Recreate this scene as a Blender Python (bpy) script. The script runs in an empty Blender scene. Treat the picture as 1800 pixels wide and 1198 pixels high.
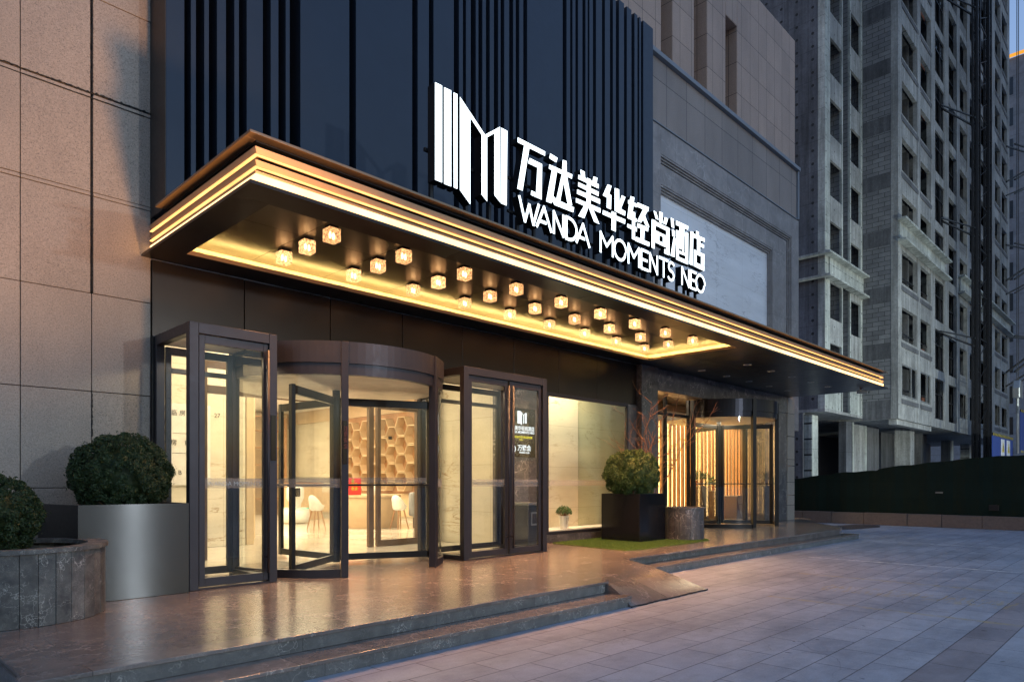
SKY = .15; SUN = .12; SUN_EL = 2; SUN_ROT = 5; EXPO = 2.32; SKYSAT = .9; LK = .2
import bpy, bmesh, math, random
from mathutils import Vector, Matrix
random.seed(7)
S = bpy.context.scene
COL = S.collection
R = math.radians
PI = math.pi

# ------------------------------------------------------------------ materials
class NT:
    def __init__(s, name):
        s.m = bpy.data.materials.new(name); s.m.use_nodes = True
        s.t = s.m.node_tree; s.t.nodes.clear()
        s.out = s.n('OutputMaterial')
        s.pos = None
    def n(s, typ, **kw):
        nd = s.t.nodes.new('ShaderNode' + typ)
        for k, v in kw.items():
            if k[0] == 'i' and k[1:].isdigit(): nd.inputs[int(k[1:])].default_value = v
            else: setattr(nd, k, v)
        return nd
    def l(s, a, b): s.t.links.new(a, b)
    def P(s):
        if s.pos is None: s.pos = s.n('NewGeometry').outputs['Position']
        return s.pos
    def mapped(s, scale=(1, 1, 1), rot=(0, 0, 0), loc=(0, 0, 0)):
        mp = s.n('Mapping'); mp.inputs['Scale'].default_value = scale
        mp.inputs['Rotation'].default_value = rot; mp.inputs['Location'].default_value = loc
        s.l(s.P(), mp.inputs[0]); return mp.outputs[0]
    def noise(s, scale, detail=4, rough=.55, vec=None, dist=0):
        nd = s.n('TexNoise'); s.l(vec or s.P(), nd.inputs['Vector'])
        nd.inputs['Scale'].default_value = scale; nd.inputs['Detail'].default_value = detail
        nd.inputs['Roughness'].default_value = rough; nd.inputs['Distortion'].default_value = dist
        return nd.outputs[0]
    def ramp(s, fac, stops):
        nd = s.n('ValToRGB'); e = nd.color_ramp.elements
        while len(e) < len(stops): e.new(.5)
        for q, (p, c) in enumerate(stops):
            e[q].position = p
            e[q].color = (c[0], c[1], c[2], 1) if isinstance(c, (tuple, list)) else (c, c, c, 1)
        s.l(fac, nd.inputs[0]); return nd.outputs[0]
    def mix(s, fac, a, b, blend='MIX'):
        nd = s.n('MixRGB', blend_type=blend)
        for q, v in ((0, fac), (1, a), (2, b)):
            if isinstance(v, (int, float)): nd.inputs[q].default_value = v if q == 0 else (v, v, v, 1)
            elif isinstance(v, (tuple, list)): nd.inputs[q].default_value = (v[0], v[1], v[2], 1)
            else: s.l(v, nd.inputs[q])
        return nd.outputs[0]
    def math(s, op, a, b=0.0, c=None):
        nd = s.n('Math', operation=op)
        for q, v in enumerate((a, b) if c is None else (a, b, c)):
            if isinstance(v, (int, float)): nd.inputs[q].default_value = v
            else: s.l(v, nd.inputs[q])
        return nd.outputs[0]
    def xyz(s, vec=None):
        nd = s.n('SeparateXYZ'); s.l(vec or s.P(), nd.inputs[0]); return nd.outputs
    def comb(s, x, y, z=0.0):
        nd = s.n('CombineXYZ')
        for q, v in enumerate((x, y, z)):
            if isinstance(v, (int, float)): nd.inputs[q].default_value = v
            else: s.l(v, nd.inputs[q])
        return nd.outputs[0]
    def principled(s, col, rough=.5, metal=0., bump=None, bstr=.2, bdist=.01, spec=.5, emis=None, estr=0., aniso=0.):
        p = s.n('BsdfPrincipled')
        for nm, v in (('Base Color', col), ('Roughness', rough), ('Metallic', metal)):
            if isinstance(v, (int, float)): p.inputs[nm].default_value = v if nm != 'Base Color' else (v, v, v, 1)
            elif isinstance(v, (tuple, list)): p.inputs[nm].default_value = (v[0], v[1], v[2], 1)
            else: s.l(v, p.inputs[nm])
        p.inputs['Specular IOR Level'].default_value = spec
        if aniso: p.inputs['Anisotropic'].default_value = aniso
        if bump is not None:
            b = s.n('Bump'); b.inputs['Strength'].default_value = bstr; b.inputs['Distance'].default_value = bdist
            s.l(bump, b.inputs['Height']); s.l(b.outputs[0], p.inputs['Normal'])
        if emis is not None:
            if isinstance(emis, (tuple, list)): p.inputs['Emission Color'].default_value = (*emis, 1)
            else: s.l(emis, p.inputs['Emission Color'])
            p.inputs['Emission Strength'].default_value = estr
        s.l(p.outputs[0], s.out.inputs[0]); return p

M = {}
def simple(name, col, rough=.5, metal=0., nz=None, amt=.25, spec=.5, rv=.1, bs=.04):
    t = NT(name)
    n = t.noise(nz or 6, 5)
    c = t.mix(n, tuple(x * (1 - amt) for x in col), tuple(min(1, x * (1 + amt)) for x in col))
    n2 = t.noise((nz or 6) * 4, 3)
    r = t.math('ADD', t.math('MULTIPLY', n2, rv * 2), rough - rv)
    t.principled(c, r, metal, n2 if bs else None, bs, .004, spec)
    M[name] = t.m
def emit(name, col, st, vary=0):
    t = NT(name); e = t.n('Emission'); e.inputs[0].default_value = (*col, 1); e.inputs[1].default_value = st * LK
    if vary: t.l(t.math('MULTIPLY', t.ramp(t.noise(vary, 4, .7), [(.3, .72), (.7, 1.2)]), st * LK), e.inputs[1])
    t.l(e.outputs[0], t.out.inputs[0]); M[name] = t.m
def glass(name, tint=(.93, .95, .93), refl=1.0, rough=0.0, smudge=.0):
    t = NT(name)
    tr = t.n('BsdfTransparent'); tr.inputs[0].default_value = (*tint, 1)
    gl = t.n('BsdfGlossy'); gl.inputs['Roughness'].default_value = rough; gl.inputs[0].default_value = (refl, refl, refl, 1)
    fr = t.n('Fresnel'); bf = t.n('NewGeometry').outputs['Backfacing']
    t.l(t.math('SUBTRACT', 1.5, t.math('MULTIPLY', bf, 1.5 - 1 / 1.5)), fr.inputs[0])
    mx = t.n('MixShader'); t.l(fr.outputs[0], mx.inputs[0]); t.l(tr.outputs[0], mx.inputs[1]); t.l(gl.outputs[0], mx.inputs[2])
    if smudge:
        df = t.n('BsdfDiffuse'); df.inputs[0].default_value = (.6, .6, .58, 1)
        n = t.ramp(t.noise(2.2, 7, .7), [(.45, 0.0), (.8, smudge)])
        m2 = t.n('MixShader'); t.l(n, m2.inputs[0]); t.l(mx.outputs[0], m2.inputs[1]); t.l(df.outputs[0], m2.inputs[2]); mx = m2
    t.l(mx.outputs[0], t.out.inputs[0]); M[name] = t.m

def veins(t, scale, dens=(.0, .035), warp=.35, vec=None):
    """thin irregular veins: 1 on a vein, 0 elsewhere, broken up by a mask"""
    nd = t.n('TexNoise'); t.l(vec or t.P(), nd.inputs['Vector']); nd.inputs['Scale'].default_value = scale * 1.3; nd.inputs['Detail'].default_value = 5
    add = t.n('VectorMath', operation='MULTIPLY_ADD'); t.l(nd.outputs[1], add.inputs[0]); add.inputs[1].default_value = (warp,) * 3; t.l(vec or t.P(), add.inputs[2])
    v = t.n('TexVoronoi', feature='DISTANCE_TO_EDGE'); v.inputs['Scale'].default_value = scale; t.l(add.outputs[0], v.inputs['Vector'])
    line = t.ramp(v.outputs[0], [(dens[0], 1.0), (dens[1], 0.0)])
    mask = t.ramp(t.noise(scale * .55, 3, .6, vec), [(.46, 0.0), (.62, 1.0)])
    return t.math('MULTIPLY', line, mask)

def marble(name, dark, light, vein, rough=.3, jx=0., jz=0., axis='XZ', off=(0, 0), scale=5, wear=0., bstr=.08, vamt=.6, patch=.0):
    t = NT(name); X, Y, Z = t.xyz()
    a = {'X': X, 'Y': Y, 'Z': Z}
    cloud = t.noise(scale * .9, 7, .65, dist=.6)
    base = t.mix(t.ramp(cloud, [(.3, 0.0), (.72, 1.0)]), dark, light)
    v = veins(t, scale)
    v2 = t.math('MULTIPLY', veins(t, scale * 2.7), .55)
    vv = t.math('MULTIPLY', t.math('MAXIMUM', v, v2), vamt)
    c = t.mix(vv, base, vein)
    h = cloud
    if jx or jz:
        br = t.n('TexBrick'); br.offset = 0.0 if axis != 'XY' else .5
        t.l(t.comb(a[axis[0]] if axis[0] != 'R' else X, a[axis[1]]), br.inputs['Vector'])
        br.inputs['Color1'].default_value = (.8, .8, .8, 1); br.inputs['Color2'].default_value = (1.12, 1.1, 1.08, 1)
        br.inputs['Mortar'].default_value = (.45, .45, .45, 1)
        br.inputs['Scale'].default_value = 1; br.inputs['Mortar Size'].default_value = .0035
        br.inputs['Brick Width'].default_value = jx or 50; br.inputs['Row Height'].default_value = jz or 50
        c = t.mix(1.0, c, br.outputs[0], 'MULTIPLY')
    if patch: c = t.mix(1.0, c, t.ramp(t.n('NewGeometry').outputs['Random Per Island'], [(0.0, 1 - patch), (1.0, 1 + patch)]), 'MULTIPLY')
    r = t.math('ADD', t.math('MULTIPLY', t.noise(scale * 3, 5, .7), wear), rough)
    t.principled(c, r, 0, t.noise(scale * 8, 4), bstr, .004)
    M[name] = t.m

marble('marble_floor', (.116, .102, .094), (.212, .186, .167), (.60, .54, .48), .13, 1.2, .62, 'XY', scale=4.5, wear=.16, vamt=.5)
marble('marble_riser', (.085, .09, .088), (.18, .185, .18), (.6, .6, .56), .3, 1.3, 9, 'XZ', scale=7, wear=.3, bstr=.3, vamt=.75)
marble('marble_grey', (.045, .044, .048), (.15, .14, .135), (.58, .54, .50), .26, .66, 1.2, 'XZ', scale=4.5, wear=.2, vamt=.9, patch=.2)
marble('marble_planter', (.035, .035, .036), (.15, .145, .13), (.5, .48, .43), .40, 0, 0, scale=8, wear=.25, bstr=.4, vamt=.8, patch=.38)
marble('stone_frame_marble', (.18, .165, .16), (.30, .275, .265), (.5, .48, .46), .4, 1.3, 1.6, 'XZ', scale=2.6, wear=.2, vamt=.5)
marble('lobby_floor_tile', (.62, .58, .5), (.75, .71, .63), (.45, .4, .33), .06, .8, .8, 'XY', scale=1.5, wear=.05, vamt=.3)

def veined(name, base, vein, rough, jx, jz, ang, amt=.6, jo=(0, 0)):
    t = NT(name); X, Y, Z = t.xyz()
    mp = t.mapped((.55, .55, 2.6), (0, R(ang), 0))
    n1 = t.noise(1.1, 7, .62, mp, .35); n2 = t.noise(2.7, 6, .6, mp, .25)
    a = t.ramp(n1, [(.484, 0.0), (.5, 1.0), (.512, 0.0)]); b = t.ramp(n2, [(.488, 0.0), (.5, .5), (.508, 0.0)])
    mask = t.ramp(t.noise(.8, 3, .6), [(.42, 0.0), (.65, 1.0)])
    soft = t.ramp(t.noise(.9, 5, .6, mp), [(.3, .86), (.7, 1.06)])
    c = t.mix(1.0, base, soft, 'MULTIPLY')
    c = t.mix(t.math('MULTIPLY', t.math('MULTIPLY', t.math('MAXIMUM', a, b), mask), amt), c, vein)
    br = t.n('TexBrick'); br.offset = 0; t.l(t.comb(t.math('ADD', t.math('ADD', X, Y), jo[0]), t.math('ADD', Z, jo[1])), br.inputs['Vector'])
    br.inputs['Color1'].default_value = (.97, .97, .97, 1); br.inputs['Color2'].default_value = (1.02, 1.02, 1.02, 1); br.inputs['Mortar'].default_value = (.62, .6, .56, 1)
    br.inputs['Scale'].default_value = 1; br.inputs['Mortar Size'].default_value = .003; br.inputs['Brick Width'].default_value = jx; br.inputs['Row Height'].default_value = jz
    c = t.mix(1.0, c, br.outputs[0], 'MULTIPLY')
    t.principled(c, rough); M[name] = t.m
veined('white_marble', (.74, .74, .75), (.24, .22, .22), .35, 1.5, 1.15, 62, .75)
veined('lobby_marble', (.72, .66, .53), (.28, .17, .07), .18, 1.75, .86, -24, 1.0)
veined('lobby_marble_dimmed', (.56, .55, .38), (.25, .24, .14), .12, 1.75, .86, -24, .7)  # darker greenish copy of the lobby marble, pane reflection put into its colour
# speckled granite cladding
def granite(name, base, amt=1.0, joints=None):
    t = NT(name)
    sp = t.n('TexVoronoi'); sp.inputs['Scale'].default_value = 95; t.l(t.P(), sp.inputs['Vector'])
    dots = t.ramp(t.noise(95, 2, .5), [(.34, 1.0), (.42, 0.0)])
    c = t.mix(t.ramp(t.noise(60, 3, .6), [(.35, 0.0), (.65, 1.0)]), tuple(x * .86 for x in base), tuple(x * 1.16 for x in base))
    c = t.mix(t.math('MULTIPLY', dots, .7 * amt), c, tuple(x * .3 for x in base))
    st = t.ramp(t.noise(1.1, 6, .65, t.mapped((1, 1, .35))), [(.35, .82), (.7, 1.06)])
    c = t.mix(1.0, c, st, 'MULTIPLY')
    if joints:
        X, Y, Z = t.xyz()
        br = t.n('TexBrick'); br.offset = 0
        t.l(t.comb(t.math('ADD', t.math('ADD', X, Y), joints[2]), t.math('ADD', Z, joints[3])), br.inputs['Vector'])
        br.inputs['Color1'].default_value = (.9, .9, .9, 1); br.inputs['Color2'].default_value = (1.08, 1.07, 1.05, 1); br.inputs['Mortar'].default_value = (.2, .2, .2, 1)
        br.inputs['Scale'].default_value = 1; br.inputs['Mortar Size'].default_value = .008
        br.inputs['Brick Width'].default_value = joints[0]; br.inputs['Row Height'].default_value = joints[1]
        c = t.mix(1.0, c, br.outputs[0], 'MULTIPLY')
    t.principled(c, .62, 0, t.noise(120, 3), .25, .003)
    M[name] = t.m
granite('granite_beige', (.34, .288, .24))
granite('granite_tan', (.42, .30, .235), .5, (.56, .875, 0, -1.02))
granite('panel_taupe', (.27, .225, .20), .2, (.9, 5, .1, -.6))
granite('granite_pale', (.36, .31, .25), .6, (1.5, .7, 0, 0))

simple('blade_metal', (.022, .032, .050), .42, .3, 3, .12)
simple('black_recess', (.004, .004, .005), .8, 0)
simple('side_brown', (.045, .036, .03), .5, .3)
simple('fascia_metal', (.036, .028, .023), .34, .75, 1.5, .18, rv=.06)
simple('soffit_metal', (.020, .018, .018), .30, .6, 1.2, .2, rv=.05)
simple('recess_metal', (.12, .11, .085), .30, .85, .5, .1, rv=.02, bs=.0)
simple('bronze_dark', (.24, .165, .105), .36, .7, 4, .12, rv=.06)
simple('cove_paint', (.75, .68, .5), .6)
simple('bronze_gold', (.52, .345, .20), .42, .4, 4, .12, rv=.06)
simple('door_frame', (.034, .032, .039), .42, .45, 5, .2)
simple('dark_frame', (.014, .014, .016), .35, .4, 5, .2)
simple('black_metal', (.012, .012, .014), .45, .3, 5, .2)
simple('black_gloss', (.012, .012, .014), .16, .2, 3, .2, rv=.04)
simple('white_paint', (.72, .70, .66), .5)
simple('vestibule_ceiling', (.55, .5, .42), .5)
simple('wood_light', (.56, .41, .25), .45, 0, 5, .15)
simple('wood_slat', (.36, .18, .075), .5, 0, 8, .25)
simple('wood_dark', (.12, .07, .035), .5)
simple('soil', (.05, .035, .025), .95, 0, 30, .5)
simple('bark', (.26, .125, .07), .8, 0, 40, .3)
simple('white_plastic', (.75, .74, .72), .3)
simple('dull_red', (.10, .015, .012), .6)
simple('wet_patch', (.035, .035, .038), .5, 0, 3, .3)
simple('red_card', (.55, .03, .02), .5, 0, 12, .3)
simple('terracotta', (.45, .16, .07), .7)
simple('rubber', (.015, .015, .015), .8)
simple('steel_dull', (.25, .26, .27), .35, .8, 6, .2)
simple('grey_fabric', (.25, .25, .25), .9)
simple('sign_black', (.006, .007, .009), .5, .2)
simple('yellow_paint', (.5, .38, .05), .6)
simple('blue_sheet', (.02, .05, .22), .55, 0, 3, .2)
simple('kerb_stone', (.14, .105, .09), .75, 0, 14, .3)
simple('red_brick', (.22, .075, .04), .85, 0, 12, .4)
simple('foil', (.5, .5, .48), .25, .7, 50, .5)
simple('far_cladding', (.20, .22, .25), .6, 0, 2, .15)
simple('window_dark', (.012, .016, .024), .15, .1, 2, .3)

t = NT('brushed_steel')
n = t.noise(6, 6, .7, t.mapped((40, 40, .6)))
def aniso(t, p, a, rot=0.0):
    tg = t.n('Tangent'); tg.direction_type = 'RADIAL'; tg.axis = 'Z'; t.l(tg.outputs[0], p.inputs['Tangent'])
    p.inputs['Anisotropic'].default_value = a; p.inputs['Anisotropic Rotation'].default_value = rot
p_ = t.principled((.085, .085, .083), .25, 1.0)
aniso(t, p_, .85, .25)
M['brushed_steel'] = t.m
t = NT('drum_steel')
n = t.noise(6, 6, .7, t.mapped((40, 40, .6)))
aniso(t, t.principled((.035, .035, .042), .3, 1.0, n, .02, .002), .8, .25)
M['drum_steel'] = t.m

# foliage
def leafmat(name, a, b):
    t = NT(name)
    oi = t.n('NewGeometry').outputs['Random Per Island']
    c = t.mix(oi, a, b)
    p = t.principled(c, .5, 0, spec=.35)
    tr = t.n('BsdfTranslucent'); t.l(c, tr.inputs[0])
    mx = t.n('MixShader'); mx.inputs[0].default_value = .22
    t.l(p.outputs[0], mx.inputs[1]); t.l(tr.outputs[0], mx.inputs[2]); t.l(mx.outputs[0], t.out.inputs[0]); M[name] = t.m
leafmat('leaf_dark', (.016, .034, .013), (.052, .085, .030))
leafmat('leaf_mid', (.030, .068, .016), (.105, .165, .050))
leafmat('leaf_bright', (.05, .10, .025), (.10, .17, .05))
leafmat('turf', (.07, .13, .018), (.19, .28, .05))

# street paving: staggered slabs, dust and wear, one reddish course, painted bay lines
t = NT('paving'); X, Y, Z = t.xyz()
br = t.n('TexBrick'); br.offset = .5
t.l(t.comb(t.math('ADD', X, .13), t.math('ADD', Y, -.122)), br.inputs['Vector'])
br.inputs['Color1'].default_value = (.90, .90, .92, 1); br.inputs['Color2'].default_value = (1.08, 1.07, 1.07, 1); br.inputs['Mortar'].default_value = (.34, .33, .33, 1)
br.inputs['Scale'].default_value = 1; br.inputs['Mortar Size'].default_value = .0055; br.inputs['Mortar Smooth'].default_value = .3
br.inputs['Brick Width'].default_value = .62; br.inputs['Row Height'].default_value = .316
base = t.mix(t.ramp(t.noise(3.2, 7, .7), [(.3, 0.0), (.7, 1.0)]), (.285, .32, .375), (.372, .415, .475))
fine = t.ramp(t.noise(70, 3, .7), [(.3, .86), (.7, 1.08)])
base = t.mix(1.0, base, fine, 'MULTIPLY')
red = t.math('MULTIPLY', t.math('GREATER_THAN', Y, 1.070), t.math('LESS_THAN', Y, 1.387))
base = t.mix(t.math('MULTIPLY', red, .5), base, (.20, .15, .14))
col = t.mix(1.0, base, br.outputs[0], 'MULTIPLY')
stain = t.ramp(t.noise(.55, 6, .75, t.mapped((1, 2.2, 1))), [(.42, 1.0), (.66, .66)])
col = t.mix(1.0, col, stain, 'MULTIPLY')
spots = t.ramp(t.noise(9, 2, .5), [(.24, .35), (.29, 1.0)])
col = t.mix(1.0, col, spots, 'MULTIPLY')
gum = t.ramp(t.noise(38, 1, .4), [(.20, .55), (.235, 1.0)])
col = t.mix(1.0, col, gum, 'MULTIPLY')
crk = t.math('MULTIPLY', veins(t, 1.1, (.0, .006), .5), .6)
col = t.mix(crk, col, (.07, .07, .07))
wearn = t.ramp(t.noise(7, 6, .8), [(.42, 0.0), (.6, 1.0)])
def line(x0, w, ylo, yhi, c, amt, cc):
    f = t.math('MULTIPLY', t.math('LESS_THAN', t.math('ABSOLUTE', t.math('SUBTRACT', X, x0)), w), t.math('MULTIPLY', t.math('GREATER_THAN', Y, ylo), t.math('LESS_THAN', Y, yhi)))
    return t.mix(t.math('MULTIPLY', t.math('MULTIPLY', f, wearn), amt), cc, c)
col = line(17.72, .05, -9, 5.2, (.70, .70, .68), 1.0, col)
col = line(13.08, .045, -9, 5.0, (.70, .70, .68), 1.0, col)
col = line(10.65, .07, -9, 4.2, (.40, .32, .12), .6, col)
col = line(8.24, .055, -9, 3.6, (.40, .32, .12), .6, col)
glyphy = t.math('MULTIPLY', t.ramp(t.noise(6, 3, .6, t.mapped((.6, 3.5, 1))), [(.52, 0.0), (.56, 1.0)]), t.math('MULTIPLY', t.math('GREATER_THAN', Y, 1.3), t.math('LESS_THAN', Y, 3.4)))
gx = t.math('LESS_THAN', t.math('ABSOLUTE', t.math('SUBTRACT', X, 9.5)), .3)
col = t.mix(t.math('MULTIPLY', t.math('MULTIPLY', glyphy, gx), .4), col, (.40, .29, .07))
h = t.math('ADD', br.outputs[1], t.math('MULTIPLY', t.noise(60, 3), -.25))
rg = t.math('ADD', t.math('MULTIPLY', t.noise(2.5, 5, .7), .3), .34)
t.principled(col, rg, 0, t.math('MULTIPLY', h, -1), .35, .004)
M['paving'] = t.m

# raw concrete with formwork tie holes, lift lines and run-off stains
def concrete(name, base, hole=1.0, ax='Y', px=.9, pz=.62, boards=True):
    t = NT(name); X, Y, Z = t.xyz()
    H = Y if ax == 'Y' else X
    n = t.ramp(t.noise(.35, 8, .72), [(.3, .5), (.7, 1.2)])
    streak = t.ramp(t.noise(1.0, 6, .7, t.mapped((3.5, 3.5, .22))), [(.35, .58), (.62, 1.12)])
    c = t.mix(1.0, base, n, 'MULTIPLY'); c = t.mix(1.0, c, streak, 'MULTIPLY')
    c = t.mix(1.0, c, t.ramp(t.noise(9, 5, .8), [(.3, .72), (.7, 1.2)]), 'MULTIPLY')
    if hole:
        fx = t.math('SUBTRACT', t.math('FRACT', t.math('DIVIDE', H, px)), .5); fz = t.math('SUBTRACT', t.math('FRACT', t.math('DIVIDE', Z, pz)), .5)
        d = t.math('SQRT', t.math('ADD', t.math('POWER', t.math('MULTIPLY', fx, px), 2), t.math('POWER', t.math('MULTIPLY', fz, pz), 2)))
        hm = t.math('LESS_THAN', d, .072 * hole)
        c = t.mix(hm, c, (.012, .012, .012))
    if boards:
        br = t.n('TexBrick'); br.offset = 0; t.l(t.comb(H, Z), br.inputs['Vector'])
        br.inputs['Color1'].default_value = (.9, .9, .9, 1); br.inputs['Color2'].default_value = (1.08, 1.08, 1.08, 1); br.inputs['Mortar'].default_value = (.55, .55, .55, 1)
        br.inputs['Scale'].default_value = 1; br.inputs['Mortar Size'].default_value = .012; br.inputs['Brick Width'].default_value = 1.22; br.inputs['Row Height'].default_value = 1.55
        c = t.mix(1.0, c, br.outputs[0], 'MULTIPLY')
    t.principled(c, .85, 0, t.noise(14, 5), .3, .02)
    M[name] = t.m
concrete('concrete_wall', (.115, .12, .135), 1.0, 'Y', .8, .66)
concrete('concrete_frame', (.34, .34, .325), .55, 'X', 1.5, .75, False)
concrete('concrete_pale', (.46, .48, .44), .6, 'X', .9, .8)
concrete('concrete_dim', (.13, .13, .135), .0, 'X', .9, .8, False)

def blocks(name, ax, c1, c2, mort, w=.62, hgt=.25):
    t = NT(name); X, Y, Z = t.xyz()
    br = t.n('TexBrick'); t.l(t.comb(Y if ax == 'Y' else X, Z), br.inputs['Vector'])
    br.inputs['Color1'].default_value = (*c1, 1); br.inputs['Color2'].default_value = (*c2, 1); br.inputs['Mortar'].default_value = (*mort, 1)
    br.inputs['Scale'].default_value = 1; br.inputs['Mortar Size'].default_value = .014; br.inputs['Brick Width'].default_value = w; br.inputs['Row Height'].default_value = hgt
    c = t.mix(1.0, br.outputs[0], t.ramp(t.noise(1.4, 7, .7), [(.3, .7), (.7, 1.12)]), 'MULTIPLY')
    t.principled(c, .9, 0, br.outputs[1], -.3, .02); M[name] = t.m
blocks('blocks_side', 'Y', (.155, .155, .16), (.215, .215, .215), (.055, .055, .055))
blocks('blocks_front', 'X', (.20, .20, .195), (.26, .26, .25), (.10, .10, .10))
blocks('far_tiles', 'X', (.17, .19, .22), (.20, .22, .25), (.07, .08, .09), 2.4, 2.6)

# green hoarding cloth
t = NT('hoarding_green'); X, Y, Z = t.xyz()
w = t.n('TexWave'); w.inputs['Scale'].default_value = 6; w.inputs['Distortion'].default_value = 2; t.l(t.mapped((1, 1, .05)), w.inputs['Vector'])
c = t.mix(t.noise(1.5, 6, .7), (.004, .010, .007), (.009, .020, .014))
t.principled(c, .85, 0, t.noise(30, 4), .4, .01, .2); M['hoarding_green'] = t.m

glass('door_glass', (.90, .92, .90), 1.0, 0.0, .05)
glass('window_glass', (.86, .90, .84), 1.0, 0.0, .03)
glass('tower_glass', (.35, .42, .45), .8)
emit('led_warm', (1.0, .55, .23), 3.8, 1.2)
emit('led_warm_soft', (1.0, .52, .17), 3.6)
emit('led_line', (1.0, .46, .14), 2.6, 1.2)
emit('led_cove', (1.0, .66, .22), 60.0)
emit('led_slat', (1.0, .58, .20), 15)
emit('sign_white', (.80, .92, 1.0), 3.2)
emit('screen_white', (.9, .95, 1.0), 1.6)
emit('screen_yellow', (.9, .75, .05), 1.2)
emit('downlight_glow', (1.0, .85, .6), 8)
emit('tiny_amber', (1.0, .45, .1), 6)
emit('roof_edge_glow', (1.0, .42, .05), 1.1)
emit('green_glow', (.3, 1.0, .5), 1.5)

# cut-crystal cube lamp: clear faces with bright, uneven sparkle from the lamp inside
t = NT('crystal_glow')
v = t.n('TexVoronoi', feature='DISTANCE_TO_EDGE'); v.inputs['Scale'].default_value = 26; t.l(t.P(), v.inputs['Vector'])
k = t.ramp(v.outputs[0], [(0.0, 1.0), (.12, .25), (.4, .06)])
k2 = t.ramp(t.noise(42, 2, .5), [(.45, .1), (.68, 1.0)])
em = t.n('Emission'); em.inputs[0].default_value = (1.0, .48, .19, 1)
ov = t.math('ADD', t.math('MULTIPLY', t.n('ObjectInfo').outputs['Random'], .5), .75)
t.l(t.math('MULTIPLY', t.math('MULTIPLY', t.math('ADD', k, k2), ov), 2.6 * LK), em.inputs[1])
tr = t.n('BsdfTransparent'); tr.inputs[0].default_value = (1, .93, .85, 1)
gl = t.n('BsdfGlossy'); gl.inputs['Roughness'].default_value = .05
mg = t.n('MixShader'); mg.inputs[0].default_value = .1; t.l(tr.outputs[0], mg.inputs[1]); t.l(gl.outputs[0], mg.inputs[2])
ad = t.n('MixShader'); ad.inputs[0].default_value = .5; t.l(mg.outputs[0], ad.inputs[1]); t.l(em.outputs[0], ad.inputs[2])
t.l(ad.outputs[0], t.out.inputs[0]); M['crystal_glow'] = t.m
emit('bulb', (1.0, .60, .28), 11)

# frosted band
t = NT('frosted_band'); d = t.n('BsdfDiffuse'); d.inputs[0].default_value = (.42, .40, .36, 1)
tr = t.n('BsdfTransparent'); mx = t.n('MixShader'); mx.inputs[0].default_value = .62; t.l(d.outputs[0], mx.inputs[1]); t.l(tr.outputs[0], mx.inputs[2]); t.l(mx.outputs[0], t.out.inputs[0])
M['frosted_band'] = t.m

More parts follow.
